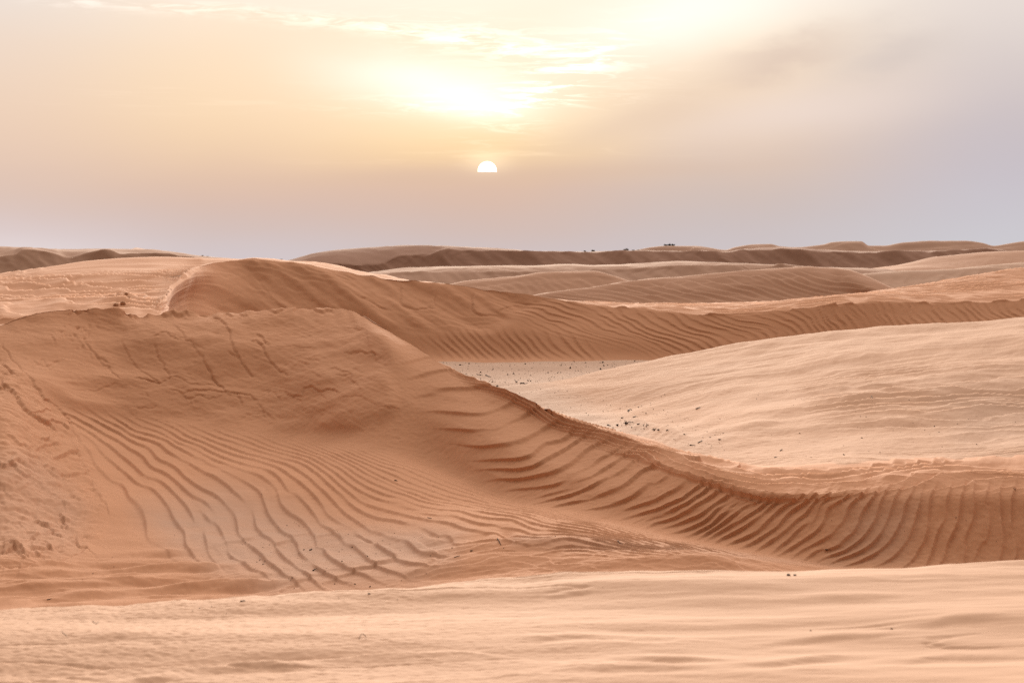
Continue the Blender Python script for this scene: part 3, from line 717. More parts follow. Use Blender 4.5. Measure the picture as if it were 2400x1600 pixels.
sheet('sand_dune', -300, 2650, 3.0, [
    [(-300,850,34),(300,850,35),(400,900,42),(520,880,52.5),(2650,880,53)],
    [(-300,820,35.5),(0,800,36),(300,800,36.5),(375,805,38),(400,830,45),(450,842,50),(520,846,54),(600,846,54.6),(2650,846,54.6)],
    [(-300,800,36.3),(0,780,36.8),(300,770,37.5),(372,750,39.2),(400,735,47),(450,725,53),(600,735,56.4),(850,748,56.2),(1150,765,56),(1400,785,55.8),(1700,795,55.7),(2050,785,55.8),(2650,780,56)],
    D_CREST,
    [(-300,715,42),(0,700,44),(300,678,47),(345,667,48.5),(372,660,49.5),(400,647,51.8),(425,636,54),(452,624,56.5),(520,612,60),(600,612,61.5),(700,622,61.5),(850,642,61),(1000,657,61),(1150,678,61),(1280,698,61),(1400,712,60.5),(1550,721,60),(1700,726,60),(1900,708,60.5),(2050,697,61),(2200,695,61),(2400,680,62),(2650,670,62)],
    [(-300,655,54),(0,646,56),(100,631,57),(200,619,58),(300,612.5,59),(400,609,60.5),(500,610,62),(600,616,63),(700,628,63.5),(850,655,64),(1000,680,64),(1150,698,64),(1280,703,64),(1400,710,64),(1600,712,65),(1840,707,66),(2040,686,67),(2160,664,68),(2300,643,69),(2400,628,70),(2650,600,72)],
    [(-300,700,64),(300,640,66),(600,700,70),(1200,745,74),(2000,745,75),(2650,680,80)],
    [(-300,768,76),(2650,768,84)],
], [6, 60, 70, 60, 60, 12, 8], detail_second, None, SAND, 'long dune with a shaded slip face across the middle distance', sharp=(3,),
    jitter={3: lambda xs: 1.1 * samp(MID, xs / 2600., np.zeros_like(xs) + .77)})

# ---- distant dunes
def far(label, x0, x1, rows, counts, sharp=(), lam=.8, amp=.05, ang=0., jit=1., step=4.5, slip=None, pal=0., mat=None):
    def det(px, py, X, Y, Z):
        amp_ = amp * .55; h = amp * 1.0 * samp(FBM, X / 30., Y / 30.)
        u = X * math.cos(ang) + (Y * .4 + Z * 1.6) * math.sin(ang)
        r = ripple(u / lam + .6 * samp(FBM, X / 20., Z / 8. + Y / 40.), Z / lam + Y / 6., .8, .6, 1.2)
        q = ripple(Y / (lam * 2.2) + .2 * X + .5 * samp(FBM, X / 15., Y / 25.), X / lam, 1., .6, 1.2)
        if slip:
            cr = pchip([p[0] for p in slip], [p[1] for p in slip], px); f = sm(py - cr, -1, 3)
            h += amp_ * (f * r + (1 - f) * .8 * q) * (.5 + .5 * sm(samp(FBM, X / 30. + .3, Z / 10.), -.8, .8))
            h += f * amp * .9 * samp(FBM, (X + 1.5 * Z) / 8., Z / 16.)
        else:
            h += amp_ * (r * sm(py - (cr0 := pchip([p[0] for p in rows[-2 if len(rows) < 6 else 3]], [p[1] for p in rows[-2 if len(rows) < 6 else 3]], px)), 6, 18) + .5 * q)
        return h
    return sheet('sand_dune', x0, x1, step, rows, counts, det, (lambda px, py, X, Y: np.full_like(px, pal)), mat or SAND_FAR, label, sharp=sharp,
                 jitter={k: (lambda xs: jit * samp(MID, xs / 2400., np.zeros_like(xs) + .1)) for k in sharp})

H_TOP = [(1150,712,79),(1286,683,79),(1378,674,79.5),(1480,661,80),(1600,651,81),(1736,642,81),(1838,633,81),(1889,631,81),(1923,635,81),(1984,639,80),(2020,650,79.5),(2086,676,78.5),(2160,700,78)]
far('mid-distance dune with diagonal ripples and a fan-shaped slip face', 1150, 2160, [
    [(1150,770,73),(2160,770,73)],
    [(1150,735,75),(1600,716,77.2),(1770,712,77.2),(1940,704,77.4),(2042,694,77.2),(2100,694,76.5),(2160,720,76.5)],
    [(1150,722,77),(1400,690,78.4),(1600,676,79),(1840,656,79.4),(1960,653,79.2),(1990,660,78.4),(2050,682,77.3),(2160,710,77)],
    H_TOP,
    [(x, y + 8, d + 2) for x, y, d in H_TOP],
    [(1150,730,88),(2160,730,88)]], [4, 26, 26, 5, 4], lam=.45, amp=.075, ang=.9, step=3.0, mat=SAND_WARM)
G_TOP = [(960,690,98),(1092,659,98),(1208,650,98),(1276,644,98),(1344,641,98),(1392,639,98),(1430,645,97.5),(1480,661,97),(1540,690,96)]
far('small far dune ending in a bright pointed slip fan', 960, 1540, [
    [(960,760,90),(1540,760,90)],
    [(960,700,93),(1232,682,95),(1400,676,95),(1480,672,95),(1540,700,94)],
    [(960,694,95.5),(1232,662,96.4),(1392,654,96.6),(1480,668,95.6),(1540,695,95)],
    G_TOP, [(960,720,106),(1540,720,106)]], [4, 14, 14, 5], lam=.55, amp=.07, ang=.6, mat=SAND_WARM)
J1_TOP = [(1900,668,86),(2020,648,86.5),(2100,641,87),(2239,634,88),(2400,615,90),(2650,598,92)]
far('greyish rippled sand behind the bright right slope', 1900, 2650, [
    [(1900,760,78),(2650,760,78)], [(1900,700,82),(2650,690,82)], [(1900,680,84),(2100,664,84.5),(2250,655,85),(2400,642,86),(2650,630,87)],
    J1_TOP, [(1900,720,98),(2650,690,100)]], [4, 14, 16, 5], lam=.8, amp=.08, pal=.5, mat=SAND_WARM)
F_SLIP = [(700,668,115),(880,648,117),(1004,641,117),(1200,636,117),(1350,637,117),(1378,634,117.4),(1392,627,118),(1420,629,118),(1470,631,118),(1548,624,118),(1668,620,118),(1719,620,118),(1763,628,118),(1800,626,118),(1831,622,118),(1870,628,118),(1960,637,118),(2100,655,118),(2250,670,118)]
far('far bright dune with a dark broken slip face', 700, 2250, [
    [(700,720,110),(2250,720,110)], [(700,690,113),(1200,668,114.5),(1400,660,115.5),(1600,658,115.5),(1900,655,116),(2250,690,116)],
    F_SLIP,
    [(700,664,118),(880,640,119.5),(1004,631,119.5),(1200,625,119.5),(1344,622,119.5),(1390,621,120),(1500,621,120),(1600,616,120),(1702,615,120),(1804,619,120),(1906,626,120),(2042,634,120),(2250,664,120)],
    [(700,660,122),(880,637,123),(1004,627,123.5),(1140,622,124),(1276,616,124),(1344,613,124),(1390,616,124),(1500,615,124),(1600,612,124),(1702,613,124),(1804,616,124),(1906,622,124),(2042,630,124),(2250,660,124)],
    [(700,690,135),(2250,690,135)]], [4, 14, 8, 8, 4], sharp=(2,), lam=.8, amp=.08, slip=F_SLIP)
far('far lit dune shoulder at the right edge', 1990, 2650, [
    [(1990,690,115),(2650,690,115)], [(1990,650,120),(2650,640,120)], [(1990,640,125),(2178,618,126),(2331,608,127),(2650,600,127)],
    [(1990,634,129),(2100,622,130),(2178,609,131),(2246,602,132),(2331,595,132),(2400,592,132),(2650,584,133)],
    [(1990,680,145),(2650,660,145)]], [4, 10, 12, 4], lam=1.0, amp=.06, mat=SAND_WARM)
L_SLIP = [(-300,612,150),(0,602,150),(34,597,150),(54,587,150),(95,587,150),(126,596,150),(156,605,150),(190,598,150),(245,586,150),(292,594,150),(340,588.5,150),(401,594,150),(476,603,150),(565,612,150),(640,625,150)]
far('far left dune chain with dark scalloped faces', -300, 640, [
    [(-300,700,142),(640,700,142)], [(-300,655,146.5),(640,650,147)], L_SLIP,
    [(-300,580,158),(0,575,158),(90,581,158),(238,583,158),(330,587.5,158),(476,602,158),(565,611,158),(640,624,158)],
    [(-300,640,175),(640,650,175)]], [4, 22, 12, 4], sharp=(2,), lam=1.0, amp=.10, slip=L_SLIP)
K_SLIP = [(560,640,168),(680,626,168),(780,622,168.5),(860,621,169),(900,617,169.5),(936,602,171),(990,598,171.5),(1010,595,172),(1052,584,173),(1100,585,173),(1184,583.5,173),(1242,587,173),(1310,591,173),(1378,592,173),(1440,590,173),(1500,591,173),(1600,594.5,173),(1634,591,173),(1702,594.5,173),(1736,588.5,173),(1838,585,173),(1940,587,173),(2110,589,173),(2246,588.5,173),(2297,586,173),(2400,600,172),(2560,622,172)]
far('long dark dune ridge below the skyline', 560, 2560, [
    [(560,690,160),(2560,690,160)], [(560,655,164),(900,636,168.5),(1060,640,169),(2000,640,169),(2560,650,168)], K_SLIP,
    [(560,630,174),(680,611,176),(760,592,177),(868,582,178),(953,577.5,178),(1038,579.5,178),(1140,581,178),(1184,582.5,177),(1242,586,177),(1310,589.5,177),(1378,590,177),(1440,588.5,177),(1500,590,177),(1600,592.5,177),(1702,593,177),(1736,587.5,177),(1838,584,177),(1940,586,177),(2110,588,177),(2246,587.5,177),(2297,585.5,177),(2400,599,177),(2560,622,177)],
    [(560,660,200),(2560,660,200)]], [4, 26, 12, 4], sharp=(2,), lam=1.0, amp=.09, slip=K_SLIP, step=4., mat=SAND_RIDGE_SHADE)
M_TOP = [(1300,604,262),(1400,596,262),(1480,589,262),(1530,580,262),(1560,577,262),(1632,576,262),(1665,579,262),(1700,584,262),(1720,578,262),(1768,572,262),(1805,572,262),(1830,578,262),(1870,580,262),(1930,574,262),(1950,569,262),(2018,567,262),(2036,577,262),(2070,577,262),(2120,568,262),(2200,563,262),(2262,562.5,262),(2300,568,262),(2330,576,262),(2360,572,262),(2400,566,262),(2650,560,262)]
M_SLIP = [(1300,612,258),(1480,600,258),(1560,592,258),(1610,590,258),(1630,578,259),(1662,582,259),(1690,592,258),(1740,588,258),(1758,578,259),(1800,577,259),(1820,584,258),(1900,586,258),(1950,580,258),(1980,571,259),(2014,570,259),(2034,580,259),(2080,588,258),(2200,580,258),(2290,574,259),(2330,583,259),(2400,578,258),(2650,580,258)]
far('farthest dune tops against the sky', 1300, 2650, [
    [(1300,660,245),(2650,660,245)], [(1300,622,252),(2650,612,252)], M_SLIP, M_TOP, [(1300,650,290),(2650,650,290)]], [4, 16, 10, 4], sharp=(2,), lam=1.4, amp=.05, slip=M_SLIP, jit=.4)

# ---- the desert floor under everything, out to the horizon
gm = bpy.data.meshes.new('ground')
gz = EYE - 3.6
gm.from_pydata([(-6000, -300, gz), (6000, -300, gz), (6000, 9000, gz), (-6000, 9000, gz)], [], [(0, 1, 2, 3)])
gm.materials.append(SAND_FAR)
go = bpy.data.objects.new('ground', gm); col.objects.link(go); go['kind'] = 'structure'; go['label'] = 'sandy desert floor between the dunes'

# ------------------------------------------------------------------ things lying on the sand
def plain(name, c0, c1, scale=30., rough=.9):
    m = bpy.data.materials.new(name); m.use_nodes = True; nt = m.node_tree; b = nt.nodes['Principled BSDF']
    b.inputs['Roughness'].default_value = rough; b.inputs['Specular IOR Level'].default_value = .15
    n = nt.nodes.new('ShaderNodeTexNoise'); n.inputs['Scale'].default_value = scale; n.inputs['Detail'].default_value = 3
    g = nt.nodes.new('ShaderNodeTexCoord'); nt.links.new(g.outputs['Object'], n.inputs['Vector'])
    r = nt.nodes.new('ShaderNodeValToRGB'); r.color_ramp.elements[0].color = (*c0, 1); r.color_ramp.elements[1].color = (*c1, 1)
    r.color_ramp.elements[0].position = .35; r.color_ramp.elements[1].position = .65
    nt.links.new(n.outputs[0], r.inputs[0]); nt.links.new(r.outputs[0], b.inputs['Base Color'])
    return m
WOOD = plain('dead_wood', (.022, .014, .012), (.06, .04, .034))
WOOD_GREY = plain('grey_wood', (.07, .06, .058), (.16, .135, .125))
WOOD_TAN = plain('tan_wood', (.14, .085, .055), (.24, .15, .10))
LEAF = plain('shrub_leaf', (.06, .062, .05), (.12, .115, .09), 4.)
CLOD = plain('crusted_sand', (.46, .25, .15), (.56, .32, .20), 12.)

def mesh_obj(name, V, Fc, mat, label=None, cat=None, group=None, parent=None, smooth=False, origin=None):
    V = np.asarray(V, float)
    o0 = np.asarray(origin if origin is not None else (V.mean(0)[0], V.mean(0)[1], V[:, 2].min()), float)
    me = bpy.data.meshes.new(name); me.from_pydata((V - o0).tolist(), [], [list(map(int, f)) for f in Fc]); me.materials.append(mat)
    if smooth: me.polygons.foreach_set('use_smooth', np.ones(len(me.polygons), bool))
    me.update()
    o = bpy.data.objects.new(name, me); col.objects.link(o)
    if parent is not None:
        o.parent = parent; o.location = o0 - np.array(parent.location)
    else: o.location = o0
    if label: o['label'] = label
    if cat: o['category'] = cat
    if group: o['group'] = group
    return o

def tube(P, R, n=6):
    """Closed tapering tube along P."""
    P = np.asarray(P, float); V, Fc = [], []
    for i, p in enumerate(P):
        t = P[min(i+1, len(P)-1)] - P[max(i-1, 0)]; t /= np.linalg.norm(t) + 1e-9
        a = np.cross(t, (0, 0, 1.) if abs(t[2]) < .9 else (1., 0, 0)); a /= np.linalg.norm(a); b = np.cross(t, a)
        for k in range(n):
            th = 2 * math.pi * k / n; V.append(p + R[i] * (math.cos(th) * a + math.sin(th) * b))
    for i in range(len(P) - 1):
        for k in range(n):
            Fc.append((i*n+k, i*n+(k+1) % n, (i+1)*n+(k+1) % n, (i+1)*n+k))
    Fc.append(tuple(range(n))[::-1]); Fc.append(tuple(range((len(P)-1)*n, len(P)*n)))
    return V, Fc

def join(parts):
    V, Fc = [], []
    for v, f in parts:
        k = len(V); V += list(v); Fc += [tuple(i + k for i in q) for q in f]
    return V, Fc

KEY = {'B': 'tall cracked dune and its rippled wall round the near hollow', 'A': 'smooth pale foreground sand along the bottom of the picture',
       'C': 'broad bright sand slope with small chevron ripples on the right', 'P': 'flat pale floor strewn with dark bits behind the crest',
       'D': 'long dune with a shaded slip face across the middle distance'}

def stick(key, pts, w, seed=0, knots=5):
    """Tube over the sand through picture points (px, py[, raised px]); w is its thickness in picture pixels."""
    r = random.Random(seed)
    Q = []
    for p in pts:
        q = stand_on(KEY.get(key, key), p[0], p[1]); s = q[1] / F
        q[0] = (p[0] - CX) / F * q[1]
        q[2] += (p[2] if len(p) > 2 else w * .35) * s; Q.append(q)
    Q = np.array(Q); s = Q[:, 1].mean() / F
    P = []
    for a, b in zip(Q, Q[1:]):
        for k in range(knots): P.append(a + (b - a) * k / knots + np.array([r.gauss(0, 1), r.gauss(0, 1.5), r.gauss(0, .6)]) * w * .22 * s)
    P.append(Q[-1])
    n = len(P); R = [w * .5 * s * (1 - .6 * i / (n - 1)) * r.uniform(.8, 1.2) for i in range(n)]
    return tube(P, R)

def twig(label, key, paths, mat=WOOD, name='dead_twig', cat='twig', seed=1, group=None):
    V, Fc = join([stick(key, p, w, seed * 31 + i) for i, (p, w) in enumerate(paths)])
    return mesh_obj(name, V, Fc, mat, label, cat, group, smooth=True)

def brush(label, key, px, py, wpx, hpx, n, seed, mat=WOOD, name='dead_brush', cat='brush'):
    """Low tangle of dead stems: a buried stump, arching main stems and side twigs."""
    r = random.Random(seed)
    base = stand_on(KEY.get(key, key), px, py); s = base[1] / F
    t = bpy.data.objects.new(name, None); col.objects.link(t); t.location = base; t['label'] = label; t['category'] = cat
    V, Fc = tube([base + np.array([-wpx*.12*s, 0, -.01]), base + np.array([0, .01, hpx*.25*s]), base + np.array([wpx*.14*s, 0, 0])], [hpx*.16*s, hpx*.24*s, hpx*.12*s], 7)
    mesh_obj('stump', V, Fc, mat, parent=t, smooth=True)
    for i in range(n):
        a = r.uniform(-1, 1); L = wpx * r.uniform(.3, .55) * s; up = hpx * r.uniform(.25, 1.) * s * (1 - .45 * abs(a))
        e = base + np.array([a * L, r.uniform(-.3, .3) * L, up]); m = base + np.array([a * L * .45, r.uniform(-.1, .1) * L, up * .75])
        parts = [tube([base, m, e], [.9*s, .7*s, .35*s], 5)]
        for _ in range(2):
            q = m + (e - m) * r.uniform(.1, .8)
            parts.append(tube([q, q + np.array([r.uniform(-.3, .3) * L, r.uniform(-.2, .2) * L, r.uniform(.0, .35) * hpx * s])], [.5*s, .25*s], 4))
        V, Fc = join(parts); mesh_obj('stem', V, Fc, mat, parent=t, smooth=True)
    return t

# brush and twigs at the edge of the flat pale floor
twig('forked dark branch lying on the pale flat floor beyond the curving crest', 'P', [([(1219, 901, 3), (1227, 902, 6), (1234, 906), (1240, 907)], 2.6), ([(1227, 902, 5), (1222, 905), (1221, 907)], 1.6), ([(1230, 904, 3), (1237, 901, 5)], 1.2)], seed=2)
brush('small dark brush clump left of the forked branch, touching the crest line', 'P', 1194, 907, 14, 8, 5, 3)
brush('low dark brush clump at the right end of the forked branch', 'P', 1249, 906, 12, 6, 5, 4)
twig('thin straight dark twig between the brush clump and the forked branch', 'P', [([(1199, 908), (1207, 908), (1215, 908)], 1.3)], seed=5)
twig('short dark stub at the far left of the driftwood row behind the crest', 'P', [([(1179, 907), (1187, 907)], 2.4)], seed=6)
twig('single dark lump of wood standing above the driftwood row on the pale floor', 'P', [([(1208, 896), (1213, 896, 2)], 3.6)], seed=7)
twig('short dark twig just below the forked branch on the pale floor', 'P', [([(1212, 918), (1220, 917)], 2.2)], seed=8)
twig('grey half-buried stem lying left on the pale floor near the crest', 'P', [([(1139, 880), (1145, 882), (1151, 884)], 2.4)], WOOD_GREY, seed=9)
twig('thin grey twig left of the half-buried grey stem on the pale floor', 'P', [([(1118, 878), (1131, 878)], 1.4)], WOOD_GREY, seed=10)
# brush caught on the small drift in the middle
brush('spiky dark brush clump on top of the small sand drift', 'C', 1468, 994, 20, 10, 8, 11)
twig('pale grey straight stick poking right out of the spiky brush', 'C', [([(1473, 991, 3), (1483, 991, 3), (1487, 990, 5)], 1.8)], WOOD_GREY, seed=12)
brush('flat dark brush at the left foot of the small sand drift', 'C', 1448, 997, 14, 5, 5, 13)
twig('dark root stub at the crest line left of the sand drift', 'C', [([(1424, 996), (1432, 998)], 3.0)], seed=14)
twig('thick dark twig lying right of the spiky brush', 'C', [([(1494, 995), (1500, 992)], 2.8)], seed=15)
twig('upright dead stalk on the drift edge, the left of two', 'C', [([(1508, 998, 0), (1510, 997, 6)], 1.8), ([(1509, 998, 2), (1506, 998, 3)], 1.2)], seed=16)
twig('upright dead stalk on the drift edge, the right of two', 'C', [([(1514, 1000, 0), (1516, 998, 7)], 1.8), ([(1515, 1000, 1), (1518, 1000, 3)], 1.2)], seed=17)
brush('dry grey tuft below the two upright stalks', 'C', 1534, 1008, 13, 7, 7, 18, WOOD_GREY, 'dry_tuft', 'tuft')
brush('dark dry tuft at the right end of the drift', 'C', 1543, 1008, 11, 6, 6, 19, WOOD, 'dry_tuft', 'tuft')
twig('small dark stub right of the dry tufts', 'C', [([(1562, 1010), (1567, 1009, 2)], 3.0)], seed=20)
twig('ragged dark twig lying on the slope above the sand drift', 'C', [([(1471, 964), (1477, 961, 2), (1481, 961)], 3.0), ([(1475, 962), (1473, 966)], 1.6)], seed=21)
twig('short dark twig on the slope between ragged twig and drift', 'C', [([(1484, 978), (1491, 975)], 2.4)], seed=22)
twig('dark knob of wood left of the slope twigs above the drift', 'C', [([(1457, 980), (1461, 979, 1.5)], 3.4)], seed=23)
twig('stout dark twig lying diagonally alone on the bright slope', 'C', [([(1631, 959), (1635, 957, 1), (1641, 954)], 3.2)], seed=24)
twig('tiny hairpin-bent dark twig standing on the bright right slope', 'C', [([(2038, 938, 0), (2041, 935, 3), (2043, 933, 6)], 1.4), ([(2043, 933, 6), (2045, 936, 3), (2045, 939, 0)], 1.4)], seed=25)
twig('dark twig at the foot of the slope above the rippled crest', 'C', [([(1828, 1056), (1834, 1053)], 2.6)], seed=26)
twig('small dark twig below and left of the twig above the rippled crest', 'C', [([(1816, 1072), (1822, 1070)], 2.2)], seed=27)
twig('round dark stub on the slope just right of the debris patch', 'C', [([(1685, 1031), (1689, 1030, 1)], 3.2)], seed=28)
twig('branched dark twig at the right side of the debris patch', 'C', [([(1636, 1038), (1641, 1035), (1646, 1034)], 2.4), ([(1644, 1035), (1645, 1031, 2)], 1.4)], seed=29)
twig('flat dark twig at the lower edge of the debris patch', 'C', [([(1616, 1043), (1629, 1043)], 2.4)], seed=30)
# hollow
twig('dark twig lying at the foot of the right rippled wall', 'B', [([(1935, 1289), (1940, 1287, 1), (1947, 1289)], 3.0)], seed=31)
twig('curled dark twig in the rippled hollow below the spur', 'B', [([(1448, 1269), (1453, 1272), (1459, 1274)], 2.2)], seed=32)
twig('small dark stone-like stub alone on the fine ripples', 'B', [([(926, 1127), (931, 1127, .5)], 3.6)], seed=33)
twig('short dark twig on the ripples below the lone stub', 'B', [([(1002, 1213), (1011, 1215)], 2.4)], seed=34)
twig('half-buried dark stem in the scoured pit of the hollow', 'B', [([(1166, 1264, 2), (1170, 1270, 2), (1174, 1278, 1)], 2.6)], seed=35)
twig('dark stub at the right edge of the pale hollow floor', 'B', [([(1103, 1291), (1108, 1290)], 3.4)], seed=36)
twig('dark twig on the pale hollow floor near its right edge', 'B', [([(1064, 1306), (1070, 1304, 1), (1078, 1302)], 2.4)], seed=37)
twig('dark knob on the pale hollow floor among long ripples', 'B', [([(727, 1289), (731, 1287, 1)], 4.0)], seed=38)
twig('dark splinter lying near the left end of the pale hollow floor', 'B', [([(733, 1337), (743, 1334)], 3.0)], seed=39)
twig('curled dark twig high on the right rippled wall', 'B', [([(2374, 1139), (2376, 1145), (2381, 1148)], 2.2)], seed=40)
twig('dark twig in the near shade at the lower left', 'B', [([(111, 1404), (121, 1403)], 2.6)], seed=41)
# foreground
twig('thin straight tan stalk lying on the left foreground sand', 'A', [([(144, 1478), (152, 1487), (160, 1494)], 2.0)], WOOD_TAN, 'dry_stalk', 'stalk', 42)
twig('tiny bent tan stalk on the left foreground sand', 'A', [([(218, 1455), (226, 1463)], 1.5), ([(226, 1462), (232, 1458, 3)], 1.3)], WOOD_TAN, 'dry_stalk', 'stalk', 43)
twig('small arched tan stalk looping out of the foreground sand', 'A', [([(841, 1497, 0), (844, 1494, 6), (850, 1493, 9)], 2.2), ([(850, 1493, 9), (856, 1494, 6), (859, 1497, 0)], 2.0)], WOOD_TAN, 'dry_stalk', 'stalk', 44)
twig('flat brown twig lying along the foreground crest', 'A', [([(564, 1409), (574, 1408), (585, 1408)], 3.0)], WOOD, seed=45)

def stone(label, key, px, py, w, seed, mat, name='pebble', cat='pebble', group=None, flat=.65):
    r = np.random.default_rng(seed)
    c = stand_on(KEY.get(key, key), px, py); c[0] = (px - CX) / F * c[1]; s = c[1] / F * w / 2
    V, Fc = [], []; nu, nv = 9, 6
    ax = r.uniform(.75, 1.25, 3)
    for j in range(nv + 1):
        for i in range(nu):
            th, ph = math.pi * j / nv, 2 * math.pi * i / nu
            k = 1 + r.normal(0, .09) * (0 < j < nv)
            V.append(c + s * k * ax * np.array([math.sin(th) * math.cos(ph), math.sin(th) * math.sin(ph), flat * math.cos(th)]) + np.array([0, 0, s * flat * .45]))
    for j in range(nv):
        for i in range(nu):
            Fc.append((j*nu+i, (j+1)*nu+i, (j+1)*nu+(i+1) % nu, j*nu+(i+1) % nu))
    return mesh_obj(name, V, Fc, mat, label, cat, group, smooth=(name == 'pebble'))

stone('tiny tan pebble on the middle foreground sand', 'A', 1332, 1446, 5, 1, WOOD_TAN)
stone('tiny tan pebble on the right foreground sand', 'A', 2090, 1473, 6, 2, WOOD_TAN)
stone('tiny tan pebble left of the right foreground pebble', 'A', 1900, 1478, 5, 3, WOOD_TAN)
stone('dark pebble on the foreground crest, left of a close pair', 'A', 1848, 1348, 8, 4, WOOD_GREY)
stone('dark pebble on the foreground crest, right of a close pair', 'A', 1863, 1348, 7, 5, WOOD_GREY)
stone('dark pebble just behind the left end of the crest at mid foreground', 'A', 865, 1391, 6, 6, WOOD_GREY)
stone('dark pebble beside another on the foreground crest at mid left', 'A', 876, 1390, 5, 7, WOOD_GREY)
CLODS = [(272, 716, 14, 'crumbled sand clod at the lower left of the small heap behind the crest'), (288, 712, 12, 'crumbled sand clod at the foot of the small heap behind the crest'),
         (300, 704, 17, 'largest crumbled sand clod in the small heap behind the crest'), (283, 703, 12, 'crumbled sand clod left of the largest one in the heap'),
         (307, 697, 13, 'crumbled sand clod high on the right of the small heap'), (296, 690, 11, 'topmost crumbled sand clod of the small heap behind the crest'),
         (262, 717, 8, 'smallest sand clod lying left of the heap behind the crest'), (313, 707, 9, 'small sand clod at the right foot of the heap behind the crest')]
for i, (x, y, w, lab) in enumerate(CLODS):
    stone(lab, 'D', x, y, w, 20 + i, CLOD, 'sand_clod', 'clod', 'sand clods heaped behind the crest', .8)

# ---- shrubs on the skyline
def shrub(label, px, py, d, wpx, hpx, seed):
    r = random.Random(seed); s = d / F
    base = np.array([(px - CX) / F * d, d, EYE - (py - HY) / F * d - .12])
    t = bpy.data.objects.new('desert_shrub', None); col.objects.link(t); t.location = base; t['label'] = label; t['category'] = 'shrub'; t['group'] = 'shrubs on the skyline'
    parts = []; V, Fc = [], []
    for i in range(7):
        e = base + np.array([r.uniform(-.5, .5) * wpx * s, r.uniform(-.3, .3) * wpx * s, hpx * r.uniform(.5, 1.05) * s + .1])
        parts.append(tube([base, (base + e) / 2 + np.array([0, 0, .05]), e], [.03, .022, .01], 4))
        for _ in range(45):
            q = base + (e - base) * r.uniform(.35, 1.05) + np.array([r.gauss(0, .11), r.gauss(0, .11), r.gauss(0, .07)]) * wpx * s * .9
            q[2] = max(q[2], base[2] + .1)
            a = np.array([r.gauss(0, 1), r.gauss(0, 1), r.gauss(0, 1)]); a /= np.linalg.norm(a); b = np.cross(a, (.3, .2, .9)); L = r.uniform(.05, .10)
            k = len(V); V += [q - a*L, q + b*L*.5, q + a*L, q - b*L*.5]; Fc.append((k, k+1, k+2, k+3))
    v, f = join(parts); mesh_obj('stems', v, f, WOOD, parent=t)
    mesh_obj('foliage', V, Fc, LEAF, parent=t)
    return t
shrub('dark shrub on the pointed dune top at skyline, left of three touching', 1561, 577, 263, 7, 5, 1)
shrub('dark shrub on the pointed dune top at skyline, middle of three touching', 1569, 576.5, 263, 9, 6, 2)
shrub('dark shrub on the pointed dune top at skyline, right of three touching', 1577, 576.5, 263, 8, 5, 3)
shrub('sparse pale shrub on the skyline left of the pointed dune top', 1467, 589, 178, 12, 6, 4)
shrub('low dark shrub just right of the sparse pale skyline shrub', 1485, 590, 178, 8, 4, 5)
shrub('tiny shrub at the foot of the pointed skyline dune', 1497, 590, 178, 5, 4, 6)
shrub('lone small shrub in the middle of the skyline', 1391, 590, 178, 9, 4, 7)
shrub('tiny shrub on the left end of the skyline shrub row', 1371, 590, 178, 5, 2.5, 8)
shrub('faint tiny shrub on the far left dune slope at skyline, left one', 476, 602.5, 158, 5, 3.5, 9)
shrub('faint tiny shrub on the far left dune slope at skyline, right one', 487, 604, 158, 5, 3, 10)
shrub('tiny shrub in the skyline gap beside the second dune top', 661, 612, 176, 6, 4, 11)

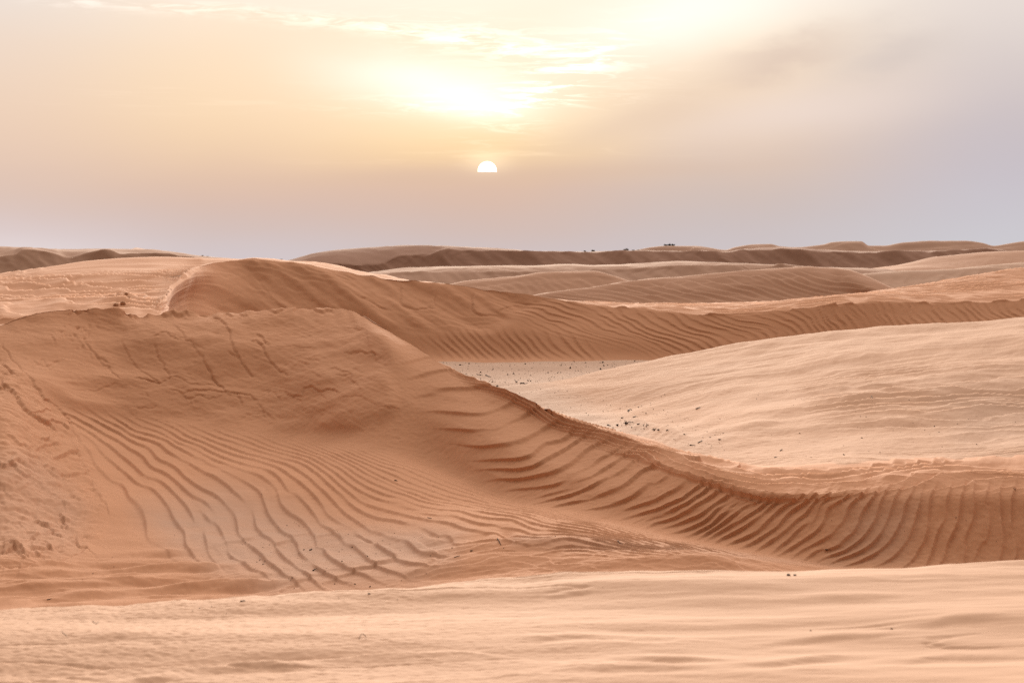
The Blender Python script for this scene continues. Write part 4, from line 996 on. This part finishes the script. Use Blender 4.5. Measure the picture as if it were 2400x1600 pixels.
# ---- scattered plant litter, far too many bits to count
def litter(label, key, n, area, seed, smin, smax, dens=None):
    r = np.random.default_rng(seed); V, Fc = [], []
    P, PY, PX = SHEETS[KEY[key]]
    made = 0; poly = np.array(area, float); lo, hi = poly.min(0), poly.max(0)
    while made < n:
        x, y = r.uniform(lo[0], hi[0]), r.uniform(lo[1], hi[1])
        if poly_mask(np.array([x]), np.array([y]), area, 6.)[0] < r.random(): continue
        if dens and r.random() > dens(x, y): continue
        made += 1
        c = stand_on(KEY[key], x, y); c[0] = (x - CX) / F * c[1]
        L = r.lognormal(math.log(smin), .55); L = min(L, smax); w = L * r.uniform(.18, .6); th = r.uniform(0, math.pi)
        a = np.array([math.cos(th), math.sin(th), r.normal(0, .15)]) * L / 2; b = np.array([-math.sin(th), math.cos(th), 0]) * w / 2; u = np.array([0, 0, w * .8])
        c[2] += w * .1; k = len(V)
        V += [c - a - b*.4, c - a*.2 - b, c + a, c - a*.1 + b, c - a*.3 + u, c + a*.5 + u*.8]
        Fc += [(k+a_, k+b_, k+c_) for a_, b_, c_ in ((0,1,4),(1,5,4),(1,2,5),(2,3,5),(3,4,5),(3,0,4),(0,3,1),(3,2,1))]
    o = mesh_obj('plant_litter', V, Fc, WOOD, label); o['kind'] = 'stuff'
litter('dark plant litter scattered over the flat pale floor', 'P', 460, [(1010, 846), (1560, 846), (1500, 862), (1290, 905), (1190, 912), (1090, 880), (1030, 855)], 1, .026, .09)
litter('dark plant litter on the lower bright slope behind the crest', 'C', 330, [(1190, 920), (1300, 905), (1450, 930), (1560, 960), (1700, 1010), (1690, 1060), (1600, 1060), (1500, 1030), (1350, 985), (1250, 945)], 2, .015, .05)
litter('dark plant litter dotted over the right slope', 'C', 150, [(1500, 920), (2000, 880), (2400, 980), (2400, 1090), (1900, 1090), (1640, 1060)], 3, .014, .035)
litter('dark plant litter on the pale hollow floor', 'B', 330, [(560, 1270), (700, 1200), (900, 1230), (1100, 1265), (1090, 1310), (1000, 1340), (980, 1372), (700, 1385), (600, 1340)], 4, .0085, .024)
litter('dark plant litter sprinkled over the rippled hollow', 'B', 70, [(20, 1180), (300, 1100), (900, 1100), (1500, 1240), (2300, 1150), (2380, 1300), (1500, 1300), (700, 1300), (60, 1400)], 5, .009, .02)
litter('dark plant litter along the foreground crest', 'A', 70, [(0, 1432), (500, 1414), (900, 1390), (1500, 1362), (1500, 1378), (900, 1412), (500, 1440), (0, 1470)], 6, .005, .01)
